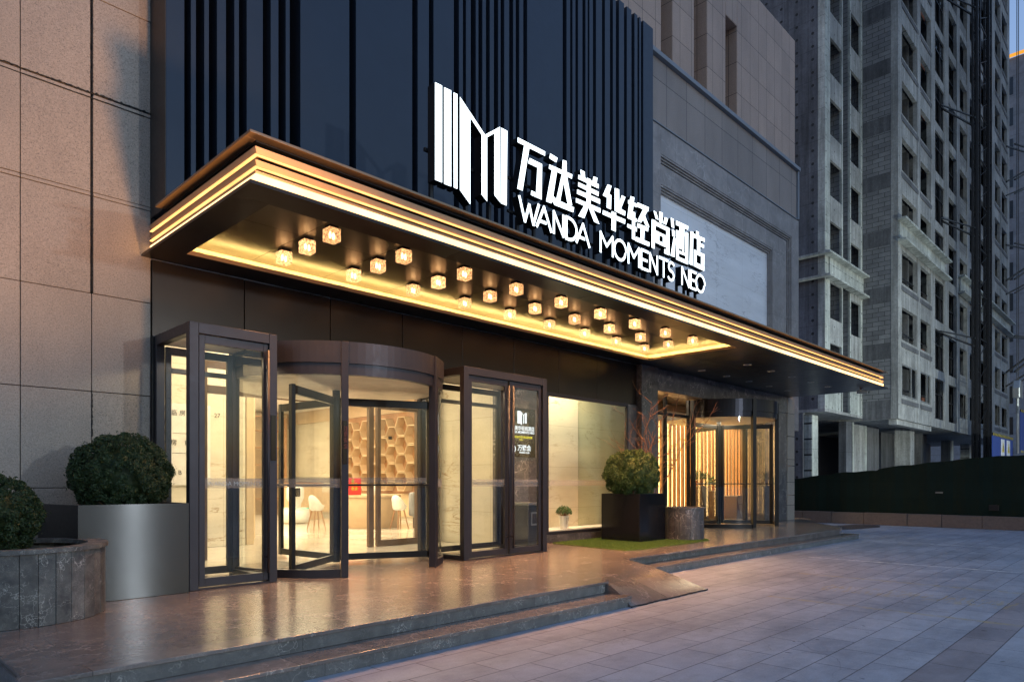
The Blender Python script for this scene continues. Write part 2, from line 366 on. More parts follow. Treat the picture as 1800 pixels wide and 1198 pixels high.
# ------------------------------------------------------------------ geometry helpers
class MB:
    def __init__(s): s.v = []; s.f = []; s.mi = []; s.k = 0
    def mat(s, k): s.k = k; return s
    def add(s, vs, fs):
        o = len(s.v); s.v += [tuple(p) for p in vs]
        for q in fs: s.f.append(tuple(o + i for i in q)); s.mi.append(s.k)
        return s
    def box(s, x0, x1, y0, y1, z0, z1):
        if x0 > x1: x0, x1 = x1, x0
        if y0 > y1: y0, y1 = y1, y0
        if z0 > z1: z0, z1 = z1, z0
        return s.add([(x0, y0, z0), (x1, y0, z0), (x1, y1, z0), (x0, y1, z0), (x0, y0, z1), (x1, y0, z1), (x1, y1, z1), (x0, y1, z1)],
                     [(3, 2, 1, 0), (4, 5, 6, 7), (0, 1, 5, 4), (1, 2, 6, 5), (2, 3, 7, 6), (3, 0, 4, 7)])
    def bar(s, p, q, w, h=None):
        """square bar from p to q"""
        p = Vector(p); q = Vector(q); d = (q - p).normalized(); h = h or w
        up = Vector((0, 0, 1)) if abs(d.z) < .95 else Vector((0, 1, 0))
        a = d.cross(up).normalized() * w / 2; b = a.normalized().cross(d).normalized() * h / 2
        vs = [p - a - b, p + a - b, p + a + b, p - a + b, q - a - b, q + a - b, q + a + b, q - a + b]
        return s.add(vs, [(0, 1, 2, 3), (7, 6, 5, 4), (0, 4, 5, 1), (1, 5, 6, 2), (2, 6, 7, 3), (3, 7, 4, 0)])
    def tube(s, pts, rads, n=6):
        pts = [Vector(p) for p in pts]; o = len(s.v)
        for i, p in enumerate(pts):
            d = (pts[min(i + 1, len(pts) - 1)] - pts[max(i - 1, 0)]).normalized()
            up = Vector((0, 0, 1)) if abs(d.z) < .9 else Vector((1, 0, 0))
            a = d.cross(up).normalized(); b = a.cross(d)
            r = rads[i] if isinstance(rads, (list, tuple)) else rads
            for j in range(n):
                t_ = 2 * PI * j / n; s.v.append(tuple(p + (a * math.cos(t_) + b * math.sin(t_)) * r))
        for i in range(len(pts) - 1):
            for j in range(n):
                s.f.append((o + i * n + j, o + i * n + (j + 1) % n, o + (i + 1) * n + (j + 1) % n, o + (i + 1) * n + j)); s.mi.append(s.k)
        s.f.append(tuple(o + j for j in range(n))[::-1]); s.mi.append(s.k)
        s.f.append(tuple(o + (len(pts) - 1) * n + j for j in range(n))); s.mi.append(s.k)
        return s
    def lathe(s, cx, cy, prof, n=32, a0=0, a1=2 * PI):
        """prof: list of (r, z)"""
        full = abs(a1 - a0 - 2 * PI) < 1e-6; m = n if full else n + 1; o = len(s.v)
        for r, z in prof:
            for j in range(m):
                t_ = a0 + (a1 - a0) * j / n; s.v.append((cx + r * math.cos(t_), cy + r * math.sin(t_), z))
        for i in range(len(prof) - 1):
            for j in range(n):
                k = (j + 1) % m if full else j + 1
                s.f.append((o + i * m + j, o + i * m + k, o + (i + 1) * m + k, o + (i + 1) * m + j)); s.mi.append(s.k)
        return s
    def arc_wall(s, cx, cy, r0, r1, z0, z1, a0, a1, n=24):
        """curved wall segment with thickness"""
        o = len(s.v)
        for j in range(n + 1):
            t_ = a0 + (a1 - a0) * j / n; c_, s_ = math.cos(t_), math.sin(t_)
            s.v += [(cx + r0 * c_, cy + r0 * s_, z0), (cx + r1 * c_, cy + r1 * s_, z0), (cx + r1 * c_, cy + r1 * s_, z1), (cx + r0 * c_, cy + r0 * s_, z1)]
        for j in range(n):
            a = o + 4 * j; b = a + 4
            for q in ((a, a + 1, b + 1, b), (a + 1, a + 2, b + 2, b + 1), (a + 2, a + 3, b + 3, b + 2), (a + 3, a, b, b + 3)): s.f.append(q); s.mi.append(s.k)
        e = o + 4 * n
        s.f += [(o, o + 3, o + 2, o + 1), (e, e + 1, e + 2, e + 3)]; s.mi += [s.k, s.k]
        return s
    def prism_xz(s, poly, y0, y1, fk=None, bk=None):
        """polygon in the XZ plane extruded from y0 (front) to y1; front face takes slot fk"""
        n = len(poly); o = len(s.v)
        ar = sum(poly[i][0] * poly[(i + 1) % n][1] - poly[(i + 1) % n][0] * poly[i][1] for i in range(n))
        if ar < 0: poly = poly[::-1]
        s.v += [(x, y0, z) for x, z in poly] + [(x, y1, z) for x, z in poly]
        s.f.append(tuple(o + i for i in range(n))); s.mi.append(s.k if fk is None else fk)
        s.f.append(tuple(o + n + i for i in range(n))[::-1]); s.mi.append(s.k if bk is None else bk)
        for i in range(n):
            j = (i + 1) % n; s.f.append((o + i, o + n + i, o + n + j, o + j)); s.mi.append(s.k if bk is None else bk)
        return s
    def prism_xy(s, poly, z0, z1):
        n = len(poly); o = len(s.v)
        ar = sum(poly[i][0] * poly[(i + 1) % n][1] - poly[(i + 1) % n][0] * poly[i][1] for i in range(n))
        if ar < 0: poly = poly[::-1]
        s.v += [(x, y, z0) for x, y in poly] + [(x, y, z1) for x, y in poly]
        s.f.append(tuple(o + i for i in range(n))[::-1]); s.f.append(tuple(o + n + i for i in range(n))); s.mi += [s.k, s.k]
        for i in range(n):
            j = (i + 1) % n; s.f.append((o + i, o + j, o + n + j, o + n + i)); s.mi.append(s.k)
        return s
    def build_each(s, name, mats, parent=None, **k):
        """every box of this builder becomes a part of its own"""
        for q in range(0, len(s.f), 6):
            o = MB(); o.v = s.v[q // 6 * 8:q // 6 * 8 + 8]; o.f = [tuple(i - q // 6 * 8 for i in f) for f in s.f[q:q + 6]]; o.mi = [0] * 6
            o.build(name, mats, parent, **k)
    def build(s, name, mats, parent=None, bevel=0, smooth=False, fix=True):
        me = bpy.data.meshes.new(name)
        loc = Vector(parent.matrix_world.translation) if parent else Vector((0, 0, 0))
        if parent and parent.get('_w'): loc = Vector(parent['_w'])
        me.from_pydata([tuple(Vector(p) - loc) for p in s.v], [], s.f)
        if isinstance(mats, str): mats = [mats]
        for m in mats: me.materials.append(M[m])
        me.polygons.foreach_set('material_index', s.mi)
        if fix:
            bm = bmesh.new(); bm.from_mesh(me); bmesh.ops.recalc_face_normals(bm, faces=bm.faces); bm.to_mesh(me); bm.free()
        me.update()
        if smooth:
            for p in me.polygons: p.use_smooth = True
        o = bpy.data.objects.new(name, me); COL.objects.link(o)
        if parent:
            o.parent = parent; o['_w'] = list(loc)
        if bevel:
            b = o.modifiers.new('bevel', 'BEVEL'); b.width = bevel; b.segments = 2; b.limit_method = 'ANGLE'; b.angle_limit = R(40); b.harden_normals = False
        return o
def tag(o, label=None, cat=None, group=None, kind=None):
    if label: o['label'] = label
    if cat: o['category'] = cat
    if group: o['group'] = group
    if kind: o['kind'] = kind
    return o
def thing(name, loc, label, cat, group=None):
    o = bpy.data.objects.new(name, None); o.empty_display_size = .2; COL.objects.link(o); o.location = loc; o['_w'] = list(loc)
    return tag(o, label, cat, group)
def copy_tree(o, loc, label):
    r = o.copy(); COL.objects.link(r); r.location = loc; r['label'] = label; r['_w'] = list(loc)
    for ch in list(o.children):
        c = ch.copy(); COL.objects.link(c); c.parent = r
        for g in list(ch.children):
            d = g.copy(); COL.objects.link(d); d.parent = c
    return r
def struct(name, mb, m, **k): return tag(mb.build(name, m, **k), kind='structure')
def text_mesh(name, body, size, mat, parent, loc, rot, extrude=.001, align='LEFT', bold=0.0):
    cu = bpy.data.curves.new(name, 'FONT'); cu.body = body; cu.size = size; cu.extrude = extrude; cu.align_x = align; cu.offset = bold; cu.resolution_u = 3
    tmp = bpy.data.objects.new('tmp', cu); COL.objects.link(tmp)
    bpy.context.view_layer.update()
    me = bpy.data.meshes.new_from_object(tmp); bpy.data.objects.remove(tmp); me.name = name
    me.materials.clear(); me.materials.append(M[mat])
    o = bpy.data.objects.new(name, me); COL.objects.link(o)
    base = Vector(parent['_w']) if parent else Vector((0, 0, 0))
    o.parent = parent; o.location = Vector(loc) - base; o.rotation_euler = rot
    return o

LOGO= [[(5.088, 6.061), (5.195, 6.065), (5.195, 4.925), (5.088, 4.925)], [(5.225, 6.059), (5.336, 6.066), (5.336, 4.922), (5.225, 4.92)], [(5.372, 6.057), (5.433, 6.062), (5.433, 4.922), (5.376, 4.924)], [(5.474, 6.048), (5.892, 5.741), (6.157, 5.94), (6.157, 4.977), (6.056, 5.036), (6.056, 5.821), (5.928, 5.722), (5.928, 4.918), (5.833, 4.977), (5.833, 5.719), (5.643, 5.862), (5.643, 4.798), (5.474, 4.923)], [(6.177, 5.935), (6.29, 5.935), (6.276, 4.967), (6.17, 4.968)]]
HAN= [[[(6.483, 5.922), (7.028, 5.925), (7.023, 5.864), (6.483, 5.859)], [(6.614, 5.89), (6.715, 5.888), (6.577, 5.251), (6.477, 5.25)], [(6.715, 5.731), (6.967, 5.733), (6.957, 5.246), (6.74, 5.247), (6.753, 5.308), (6.844, 5.307), (6.872, 5.655), (6.686, 5.652)]], [[(7.132, 5.936), (7.29, 5.926), (7.261, 5.853), (7.116, 5.864)], [(7.116, 5.777), (7.29, 5.788), (7.197, 5.37), (7.266, 5.342), (7.656, 5.34), (7.637, 5.265), (7.229, 5.252), (7.168, 5.298), (7.159, 5.255), (7.049, 5.25), (7.168, 5.716), (7.106, 5.719)], [(7.302, 5.787), (7.617, 5.802), (7.607, 5.737), (7.29, 5.729)], [(7.406, 5.939), (7.489, 5.95), (7.494, 5.734), (7.426, 5.631), (7.349, 5.346), (7.266, 5.342), (7.389, 5.74)], [(7.451, 5.752), (7.502, 5.736), (7.617, 5.357), (7.515, 5.351), (7.426, 5.631)]], [[(7.8, 5.931), (7.898, 5.933), (7.912, 5.834), (7.813, 5.836)], [(8.111, 5.931), (8.208, 5.942), (8.186, 5.845), (8.086, 5.839)], [(7.757, 5.843), (8.242, 5.857), (8.236, 5.792), (7.752, 5.783)], [(7.757, 5.736), (8.242, 5.743), (8.236, 5.678), (7.752, 5.676)], [(7.731, 5.625), (8.276, 5.642), (8.276, 5.573), (7.726, 5.561)], [(7.705, 5.492), (8.293, 5.51), (8.287, 5.443), (7.705, 5.432)], [(7.966, 5.868), (8.055, 5.871), (8.047, 5.473), (7.949, 5.47)], [(7.92, 5.47), (8.014, 5.472), (7.901, 5.256), (7.76, 5.25)], [(7.993, 5.466), (8.091, 5.472), (8.27, 5.267), (8.138, 5.271)]], [[(8.463, 5.924), (8.561, 5.93), (8.499, 5.786), (8.556, 5.786), (8.547, 5.567), (8.438, 5.564), (8.444, 5.719), (8.339, 5.721)], [(8.646, 5.926), (8.761, 5.938), (8.767, 5.723), (8.831, 5.869), (8.931, 5.87), (8.808, 5.653), (8.931, 5.647), (8.92, 5.575), (8.646, 5.573)], [(8.345, 5.5), (8.931, 5.517), (8.92, 5.447), (8.339, 5.436)], [(8.57, 5.548), (8.686, 5.551), (8.675, 5.261), (8.567, 5.263)]], [[(9.003, 5.847), (9.259, 5.858), (9.246, 5.801), (9.003, 5.792)], [(9.072, 5.929), (9.179, 5.939), (9.112, 5.606), (9.246, 5.618), (9.234, 5.562), (8.982, 5.558), (9.033, 5.8)], [(9.118, 5.7), (9.203, 5.707), (9.194, 5.263), (9.112, 5.265)], [(8.988, 5.469), (9.256, 5.48), (9.246, 5.411), (8.982, 5.416)], [(9.271, 5.887), (9.601, 5.904), (9.581, 5.832), (9.271, 5.817)], [(9.46, 5.863), (9.594, 5.875), (9.38, 5.593), (9.265, 5.584)], [(9.403, 5.705), (9.491, 5.735), (9.62, 5.586), (9.507, 5.583)], [(9.271, 5.558), (9.594, 5.57), (9.581, 5.504), (9.265, 5.491)], [(9.371, 5.537), (9.482, 5.54), (9.466, 5.305), (9.365, 5.306)], [(9.234, 5.331), (9.63, 5.338), (9.62, 5.269), (9.222, 5.261)]], [[(9.734, 5.888), (9.817, 5.884), (9.884, 5.775), (9.801, 5.771)], [(9.908, 5.924), (10.019, 5.932), (10.002, 5.744), (9.908, 5.745)], [(10.081, 5.876), (10.185, 5.88), (10.129, 5.76), (10.036, 5.758)], [(9.685, 5.733), (9.811, 5.741), (9.767, 5.264), (9.679, 5.265)], [(9.811, 5.728), (10.234, 5.732), (10.234, 5.266), (10.071, 5.264), (10.081, 5.34), (10.136, 5.341), (10.136, 5.663), (9.804, 5.663)], [(9.801, 5.58), (9.918, 5.58), (9.918, 5.379), (9.801, 5.381)], [(9.901, 5.579), (10.047, 5.581), (10.047, 5.533), (9.901, 5.532)], [(9.901, 5.433), (10.047, 5.437), (10.047, 5.378), (9.901, 5.379)], [(10.036, 5.582), (10.122, 5.582), (10.122, 5.378), (10.036, 5.379)]], [[(10.269, 5.919), (10.361, 5.922), (10.382, 5.771), (10.297, 5.767)], [(10.311, 5.73), (10.411, 5.732), (10.411, 5.625), (10.325, 5.621)], [(10.368, 5.608), (10.432, 5.609), (10.397, 5.276), (10.269, 5.269)], [(10.447, 5.921), (10.864, 5.933), (10.852, 5.864), (10.447, 5.845)], [(10.454, 5.762), (10.541, 5.762), (10.541, 5.25), (10.454, 5.252)], [(10.519, 5.315), (10.867, 5.32), (10.86, 5.254), (10.519, 5.252)], [(10.777, 5.809), (10.867, 5.813), (10.86, 5.254), (10.77, 5.259)], [(10.574, 5.879), (10.64, 5.888), (10.64, 5.468), (10.574, 5.467)], [(10.677, 5.879), (10.736, 5.879), (10.728, 5.441), (10.669, 5.44)], [(10.53, 5.431), (10.777, 5.434), (10.777, 5.389), (10.53, 5.384)], [(10.512, 5.768), (10.867, 5.781), (10.867, 5.736), (10.512, 5.724)]], [[(10.928, 5.859), (11.035, 5.877), (11.005, 5.268), (10.901, 5.27)], [(11.132, 5.922), (11.231, 5.928), (11.231, 5.839), (11.132, 5.834)], [(11.02, 5.849), (11.45, 5.866), (11.45, 5.802), (11.02, 5.781)], [(11.172, 5.834), (11.29, 5.841), (11.278, 5.574), (11.172, 5.568)], [(11.27, 5.74), (11.43, 5.74), (11.422, 5.682), (11.27, 5.677)], [(11.066, 5.572), (11.16, 5.573), (11.152, 5.274), (11.059, 5.272)], [(11.132, 5.572), (11.45, 5.575), (11.446, 5.508), (11.132, 5.505)], [(11.132, 5.356), (11.446, 5.354), (11.438, 5.266), (11.132, 5.273)], [(11.33, 5.566), (11.45, 5.569), (11.438, 5.266), (11.322, 5.27)]]]
LATIN= [('W', 6.494, 6.92), ('A', 6.835, 7.176), ('N', 7.188, 7.439), ('D', 7.459, 7.742), ('A', 7.689, 8.034), ('M', 8.263, 8.618), ('O', 8.624, 8.973), ('M', 8.991, 9.333), ('E', 9.355, 9.594), ('N', 9.607, 9.871), ('T', 9.891, 10.199), ('S', 10.174, 10.422), ('N', 10.621, 10.901), ('E', 10.92, 11.152), ('O', 11.125, 11.471)]
GZ = .25          # platform level
FY = 8.57         # facade plane
# ------------------------------------------------------------------ ground, platform, ramp, steps
struct('ground', MB().add([(-150, -150, 0), (250, -150, 0), (250, 250, 0), (-150, 250, 0)], [(0, 1, 2, 3)]), 'paving', fix=False)
m = MB()
m.prism_xy([(.873, 4.75), (6.46, 4.75), (6.46, 4.77), (8.56, 6.02), (17.70, 5.95), (18.6, 6.2), (19.4, 6.9), (20.3, 7.55), (22.3, 8.4), (22.3, 8.9), (12.4, FY + .05), (.873, FY + .05)], .02, GZ)
pl = tag(m.build('platform', 'marble_floor', bevel=.006), kind='structure')
r1 = MB()
r1.box(.86, 6.462, 4.735, 4.749, .125, GZ - .03); r1.box(.858, .872, 4.75, 8.5, .01, GZ - .03); r1.box(8.62, 17.7, 5.99, 6.004, .125, GZ - .03)
tag(r1.build('riser_facing', 'marble_riser'), kind='structure')
# polished nosing slabs with worn edges
m = MB()
m.box(.845, 6.47, 4.72, 4.9, GZ - .028, GZ + .003); 
m.box(.50, 6.47, 4.40, 4.748, .092, .122)
tag(m.build('step_tread', 'marble_floor', bevel=.005), kind='structure')
m = MB(); m.box(.52, 6.462, 4.415, 4.74, .0, .090)
tag(m.build('step_riser', 'marble_riser'), kind='structure')
m = MB(); m.box(8.62, 17.72, 5.905, 6.06, GZ - .028, GZ + .003); m.box(8.75, 18.12, 5.62, 5.99, .092, .122)
tag(m.build('step_tread', 'marble_floor', bevel=.005), kind='structure')
m = MB(); m.box(8.8, 18.10, 5.635, 5.98, .0, .090)
tag(m.build('step_riser', 'marble_riser'), kind='structure')
m = MB()   # ramp
a, b, c_, d = (6.465, 4.38), (8.149, 4.38), (9.05, 6.10), (6.465, 6.10)
P0, P1, P2, P3 = Vector((6.40, 4.36, .006)), Vector((8.149, 4.38, .006)), Vector((8.60, 6.10, GZ + .003)), Vector((6.42, 4.80, GZ + .003))
ng = 16; vs = []
for i in range(ng + 1):
    for j in range(ng + 1):
        u_, v_ = i / ng, j / ng; p = P0.lerp(P1, u_).lerp(P3.lerp(P2, u_), v_); p.z = P0.z + (P3.z - P0.z) * (1 - (1 - v_) ** 1.55); vs.append(tuple(p))
m.add(vs, [(i * (ng + 1) + j, (i + 1) * (ng + 1) + j, (i + 1) * (ng + 1) + j + 1, i * (ng + 1) + j + 1) for i in range(ng) for j in range(ng)])
m.add([tuple(P1), tuple(P2), (8.60, 6.10, -.02), (8.149, 4.38, -.02)], [(0, 1, 2, 3)]); m.add([tuple(P0), tuple(P1), (8.149, 4.38, -.02), (6.40, 4.36, -.02)], [(0, 1, 2, 3)])
for i in range(ng):
    q0, q1 = vs[i], vs[i + 1]; m.add([q0, q1, (q1[0], q1[1], -.02), (q0[0], q0[1], -.02)], [(0, 1, 2, 3)])
struct('road_patch', MB().prism_xy([(20.9, 7.3), (21.6, 6.9), (23.2, 6.6), (24.2, 6.9), (24.1, 7.6), (22.9, 7.9), (21.5, 7.8)], .001, .005), 'wet_patch')
tag(m.build('ramp', 'marble_floor', smooth=True), kind='structure')
# frayed seal along the foot of the ramp
pts = [(6.40 + i * .06, 4.365 + random.uniform(-.012, .012), .008 + random.uniform(0, .006)) for i in range(30)]
tag(MB().tube(pts, .009, 5).build('ramp_edge_seal', 'rubber'), 'dark frayed rubber seal along the foot of the marble ramp', 'seal strip')

# ------------------------------------------------------------------ hotel building
B = thing('hotel_building', (12, 12, 0), 'beige stone hotel building with dark ribbed metal front and glazed entrance', 'building')
# granite wall left of the entrance: individual slabs with open joints
m = MB()
zl = [-.2, 1.34, 2.40, 3.48, 4.55, 4.595, 5.63, 5.675, 6.75, 7.83, 8.9, 9.98, 11.06, 12.1]
xl = [-6.2, -5.55, -4.9, -4.27, -3.63, -3.0, -2.35, -1.71, -1.06, -.41, .23, .876, 1.52, 2.168, 2.774]
for i in range(len(zl) - 1):
    for j in range(len(xl) - 1):
        g = .004; gz0 = gz1 = .004; gl_, gr = g, g
        if abs(xl[j] - 2.168) < .01 and zl[i] > 3.3: gl_ = .016
        if abs(xl[j + 1] - 2.168) < .01 and zl[i] > 3.3: gr = .012
        if abs(zl[i] - 5.675) < .01: gz0 = .018
        m.box(xl[j] + gl_, xl[j + 1] - gr, FY + random.uniform(-.003, .003), FY + .05, zl[i] + gz0, zl[i + 1] - gz1)
gw = m.build('granite_wall', 'granite_beige', B, bevel=.003)
m = MB(); m.box(-6.2, 2.77, FY + .051, FY + .2, -.2, 12.1); m.build('wall_backing', 'black_recess', B)
# ragged black sealant in the open joints
m = MB()
for (p, q, w) in [((2.172, 3.5), (2.172, 5.6), .012), ((2.172, 1.9), (2.172, 2.4), .012), ((2.174, 5.7), (2.174, 8.8), .014)]:
    z = p[1]; pts = []; rr = []
    while z < q[1]: pts.append((p[0] + random.uniform(-.003, .003), FY - .001, z)); rr.append(w * random.uniform(.35, .9)); z += .02
    MB().tube(pts, rr, 5).build('joint_sealant', 'rubber', B)
x = 0.9; pts = []; rr = []
while x < 2.75: pts.append((x, FY - .001, 5.685 + random.uniform(-.006, .008))); rr.append(.016 * random.uniform(.25, 1.0) * (1.2 if x > 2.2 else .8)); x += .022
MB().tube(pts, rr, 5).build('joint_sealant', 'rubber', B); m = MB()
pts = [(x_ / 10, FY - .001, 5.63 + random.uniform(-.002, .002)) for x_ in range(0, 28)]
m.tube(pts, .006, 5)
m.build('joint_sealant', 'rubber', B)

# dark ribbed cladding above the canopy
gaps = [(2.977, 3.049), (3.106, 3.2), (3.254, 3.346), (3.453, 3.554), (3.611, 3.705), (3.91, 4.013), (4.116, 4.212), (4.267, 4.415), (5.143, 5.249), (6.216, 6.315), (6.529, 6.618), (7.026, 7.133), (7.217, 7.281), (7.384, 7.492), (7.55, 7.638), (7.719, 7.805), (7.901, 8.003), (8.06, 8.145), (8.264, 8.362), (8.425, 8.509), (8.61, 8.711), (9.671, 9.78), (9.884, 9.955), (10.043, 10.121), (10.254, 10.346), (10.414, 10.47), (10.582, 10.678), (10.871, 10.969), (11.135, 11.236), (11.338, 11.441), (11.616, 11.722), (11.887, 11.996), (12.106, 12.173), (12.233, 12.323)]
m = MB(); x = 2.780; tops = 11.18
for (g0, g1) in gaps + [(12.70, 12.8)]:
    m.box(x, g0, 8.10 + random.uniform(-.002, .002), 8.52, 4.47, tops); x = g1
m.build('ribbed_cladding', 'blade_metal', B, bevel=.004)
MB().box(2.785, 12.69, 8.53, 8.62, 4.4, tops - .02).build('cladding_backing', 'black_recess', B)
MB().box(2.772, 2.779, 8.10, 8.6, 4.47, tops).build('side_panel', 'side_brown', B)
m = MB()
for g0 in (2.80, 4.6, 6.9, 9.3): m.box(g0, g0 + .004, 8.096, 8.0985, 5.95, 5.96)
# tan upper wall: piers with deep slots
m = MB()
for x0, x1 in ((2.8, 4.2), (5.1, 6.5), (7.4, 8.8), (9.7, 11.1), (12.0, 14.31), (14.83, 15.88), (16.56, 17.59)):
    m.box(x0, x1, 8.9, 10.2, 11.0, 15.75)
m.box(18.28, 22.37, 8.9, 10.2, 9.0, 15.75)
m.box(17.59, 18.28, 8.9, 10.2, 14.27, 15.75)
m.box(2.8, 22.37, 9.6, 10.3, 8.6, 15.74)
m.box(14.83 - .52, 17.6, 8.93, 9.6, 15.3, 15.73)
m.build('upper_wall', 'granite_tan', B, bevel=.02)
MB().box(3.0, 22.2, 10.31, 30, 4.3, 15.6).build('rear_block', 'granite_tan', B)
m = MB(); m.box(12.71, 21.47, 8.5, 8.88, 9.62, 11.08); m.build('spandrel_band', 'panel_taupe', B, bevel=.01)
m = MB(); m.box(12.71, 21.56, 8.40, 8.89, 11.085, 11.19); m.box(12.71, 21.5, 8.47, 8.87, 9.585, 9.615); m.box(21.475, 21.56, 8.44, 8.9, 9.6, 11.08); m.build('cap_ledge', 'far_cladding', B, bevel=.008)
# grey stone frame round the pale marble panel
m = MB()
m.box(12.71, 13.65, 8.5, 8.9, 4.3, 9.58); m.box(21.12, 21.65, 8.5, 8.9, 3.0, 9.58); m.box(13.65, 21.12, 8.5, 8.9, 8.95, 9.58)
m.box(13.80, 20.40, 8.60, 8.9, 8.33, 8.80); m.box(19.97, 20.95, 8.60, 8.9, 4.3, 8.33); m.box(20.40, 20.95, 8.60, 8.9, 8.33, 8.80); m.box(13.66, 13.80, 8.60, 8.9, 4.3, 8.80)
m.build('stone_surround', 'stone_frame_marble', B, bevel=.006)
m = MB()
for k, (dy, dz) in enumerate(((.0, .0), (.035, .045), (.07, .09))):
    m.box(13.652, 21.118 - .03 * k, 8.51 + dy, 8.60 + dy, 8.905 - dz, 8.948 - dz)
    m.box(21.075 - .045 * k, 21.118 - .045 * k, 8.512 + dy, 8.60 + dy, 4.3, 8.904 - dz)
    m.box(13.802, 19.966, 8.61 + dy, 8.70 + dy, 8.285 - dz, 8.328 - dz)
    m.box(19.925 - .03 * k, 19.968 - .03 * k, 8.612 + dy, 8.70 + dy, 4.3, 8.284 - dz)
m.build('moulding', 'stone_frame_marble', B, bevel=.004)
MB().box(13.8, 19.96, 8.74, 8.9, 4.3, 8.3).build('marble_panel', 'white_marble', B)
# ground floor: fascia band, pillars, lintel, recess
m = MB(); fx = [2.776, 3.88, 5.12, 6.37, 7.60, 8.84, 10.09, 11.30, 12.745]
for q in range(len(fx) - 1): m.box(fx[q] + .005, fx[q + 1] - .005, FY - .02 + random.uniform(-.002, .002), FY + .06, 3.105, 3.99)
m.build('fascia', 'fascia_metal', B, bevel=.004)
MB().box(2.776, 12.745, FY + .065, FY + .25, 3.10, 3.99).build('fascia_backing', 'black_recess', B)
m = MB()
m.box(12.75, 13.40, 8.42, 8.72, GZ + .002, 3.995); m.box(12.37, 12.745, 8.55, 8.62, GZ + .002, 3.098)
m.box(13.405, 20.75, 8.50, 8.9, 3.50, 3.995); m.box(19.2, 20.75, 8.505, 8.9, GZ + .002, 3.495)
m.box(8.50, 9.68, 8.56, 8.75, GZ + .002, 3.098); m.box(9.685, 12.365, 8.50, 8.75, GZ + .002, .40)
m.build('marble_pier', 'marble_grey', B, bevel=.006)
m = MB()
for z0, z1 in ((GZ + .0, 1.0), (1.01, 1.9), (1.91, 2.8), (2.81, 3.995)): m.box(20.76, 21.30, 8.49, 8.9, z0, z1 - .004)
m.build('stone_pier', 'granite_pale', B, bevel=.006)
# lobby shell
MB().box(2.0, 13.3, FY + .03, 24.2, .20, GZ - .004).build('lobby_floor', 'lobby_floor_tile', B)
MB().box(13.31, 22.3, 8.91, 10.9, .20, GZ + .001).build('vestibule_floor', 'marble_floor', B)
MB().box(2.0, 13.3, FY + .26, 24.2, 3.95, 4.1).build('lobby_ceiling', 'white_paint', B)
MB().box(13.31, 22.36, 8.91, 10.9, 3.70, 3.9).build('vestibule_ceiling', 'black_metal', B)
m = MB()
m.box(2.0, 12.6, 24.0, 24.2, GZ, 3.95); m.box(12.6, 12.8, 9.85, 24.0, GZ, 3.95); m.box(2.0, 2.2, 8.8, 24.0, GZ, 3.95)
m.box(2.2, 5.6, 12.3, 12.5, GZ, 3.95)
m.box(8.60, 8.80, 8.76, 10.9, GZ, 3.95)
m.box(8.81, 11.62, 9.30, 9.45, GZ, 3.95)
m.build('lobby_wall', 'lobby_marble', B)
MB().box(11.625, 13.38, 9.33, 9.84, GZ, 3.95).build('dimmed_marble_wall', 'lobby_marble_dimmed', B)  # same lobby wall, window reflection painted in by the darker marble
MB().box(2.775, 2.862, 8.505, 8.75, GZ, 3.1).build('door_jamb', 'dark_frame', B)
MB().box(9.69, 12.36, 8.76, 9.29, .42, .46).build('window_ledge', 'white_paint', B)
m = MB()   # wood panelling at the honeycomb end
m.box(12.50, 12.59, 12.0, 23.9, GZ + .12, 1.05); m.box(12.50, 12.59, 12.0, 23.9, 3.52, 3.95)
m.build('wood_panel', 'wood_light', B)
m = MB(); m.box(6.2, 12.4, 23.7, 23.98, GZ, 3.94); m.build('rear_panel', 'wood_light', B)
m = MB(); m.box(13.4, 13.5, 8.95, 10.6, GZ, 3.7); m.box(13.5, 22.35, 10.72, 10.85, GZ, 3.7); m.box(22.25, 22.36, 9.0, 10.72, GZ, 3.7)
m.build('vestibule_wall', 'wood_dark', B)
# column inside the lobby
MB().lathe(6.1, 13.6, [(.27, GZ), (.27, 3.95)], 28).build('lobby_column', 'wood_light', B, smooth=True)
m = MB(); m.box(5.62, 5.75, 12.28, 12.6, GZ, 3.95); m.build('wood_trim', 'wood_light', B)
# downlights in the lobby ceiling
for (x_, y_) in ((5.2, 11.2), (7.3, 12.5), (8.4, 15.4), (6.6, 15.8), (9.9, 18.0), (8.0, 19.0), (10.8, 13.2), (5.0, 9.9)):
    MB().lathe(x_, y_, [(.0, 3.944), (.075, 3.944), (.075, 3.949)], 16).build('ceiling_downlight', 'downlight_glow', B)
# shop window
W = MB(); W.box(9.69, 12.36, 8.50, 8.56, 3.03, 3.10); W.box(9.69, 12.36, 8.50, 8.56, .405, .46); W.box(9.69, 9.74, 8.501, 8.559, .46, 3.03); W.box(12.31, 12.36, 8.501, 8.559, .46, 3.03)
wf = W.build('window', 'door_frame', B, bevel=.004)
MB().add([(9.74, 8.53, .46), (12.31, 8.53, .46), (12.31, 8.53, 3.03), (9.74, 8.53, 3.03)], [(0, 1, 2, 3)]).build('pane', 'window_glass', wf)
MB().add([(9.75, 8.526, 1.33), (12.30, 8.526, 1.33), (12.30, 8.526, 1.44), (9.75, 8.526, 1.44)], [(0, 1, 2, 3)]).build('frosted_strip', 'frosted_band', wf)
# glazing beside the second revolving door
W = MB()
for x_ in (13.42, 14.55, 15.66): W.box(x_, x_ + .07, 8.93, 9.0, GZ, 3.49)
W.box(13.42, 15.7, 8.925, 9.005, 3.02, 3.10); W.box(13.42, 15.7, 8.925, 9.005, GZ + .003, .36)
gf = W.build('side_glazing', 'dark_frame', B, bevel=.003)
MB().add([(13.5, 8.965, .36), (15.66, 8.965, .36), (15.66, 8.965, 3.02), (13.5, 8.965, 3.02)], [(0, 1, 2, 3)]).build('pane', 'window_glass', gf)
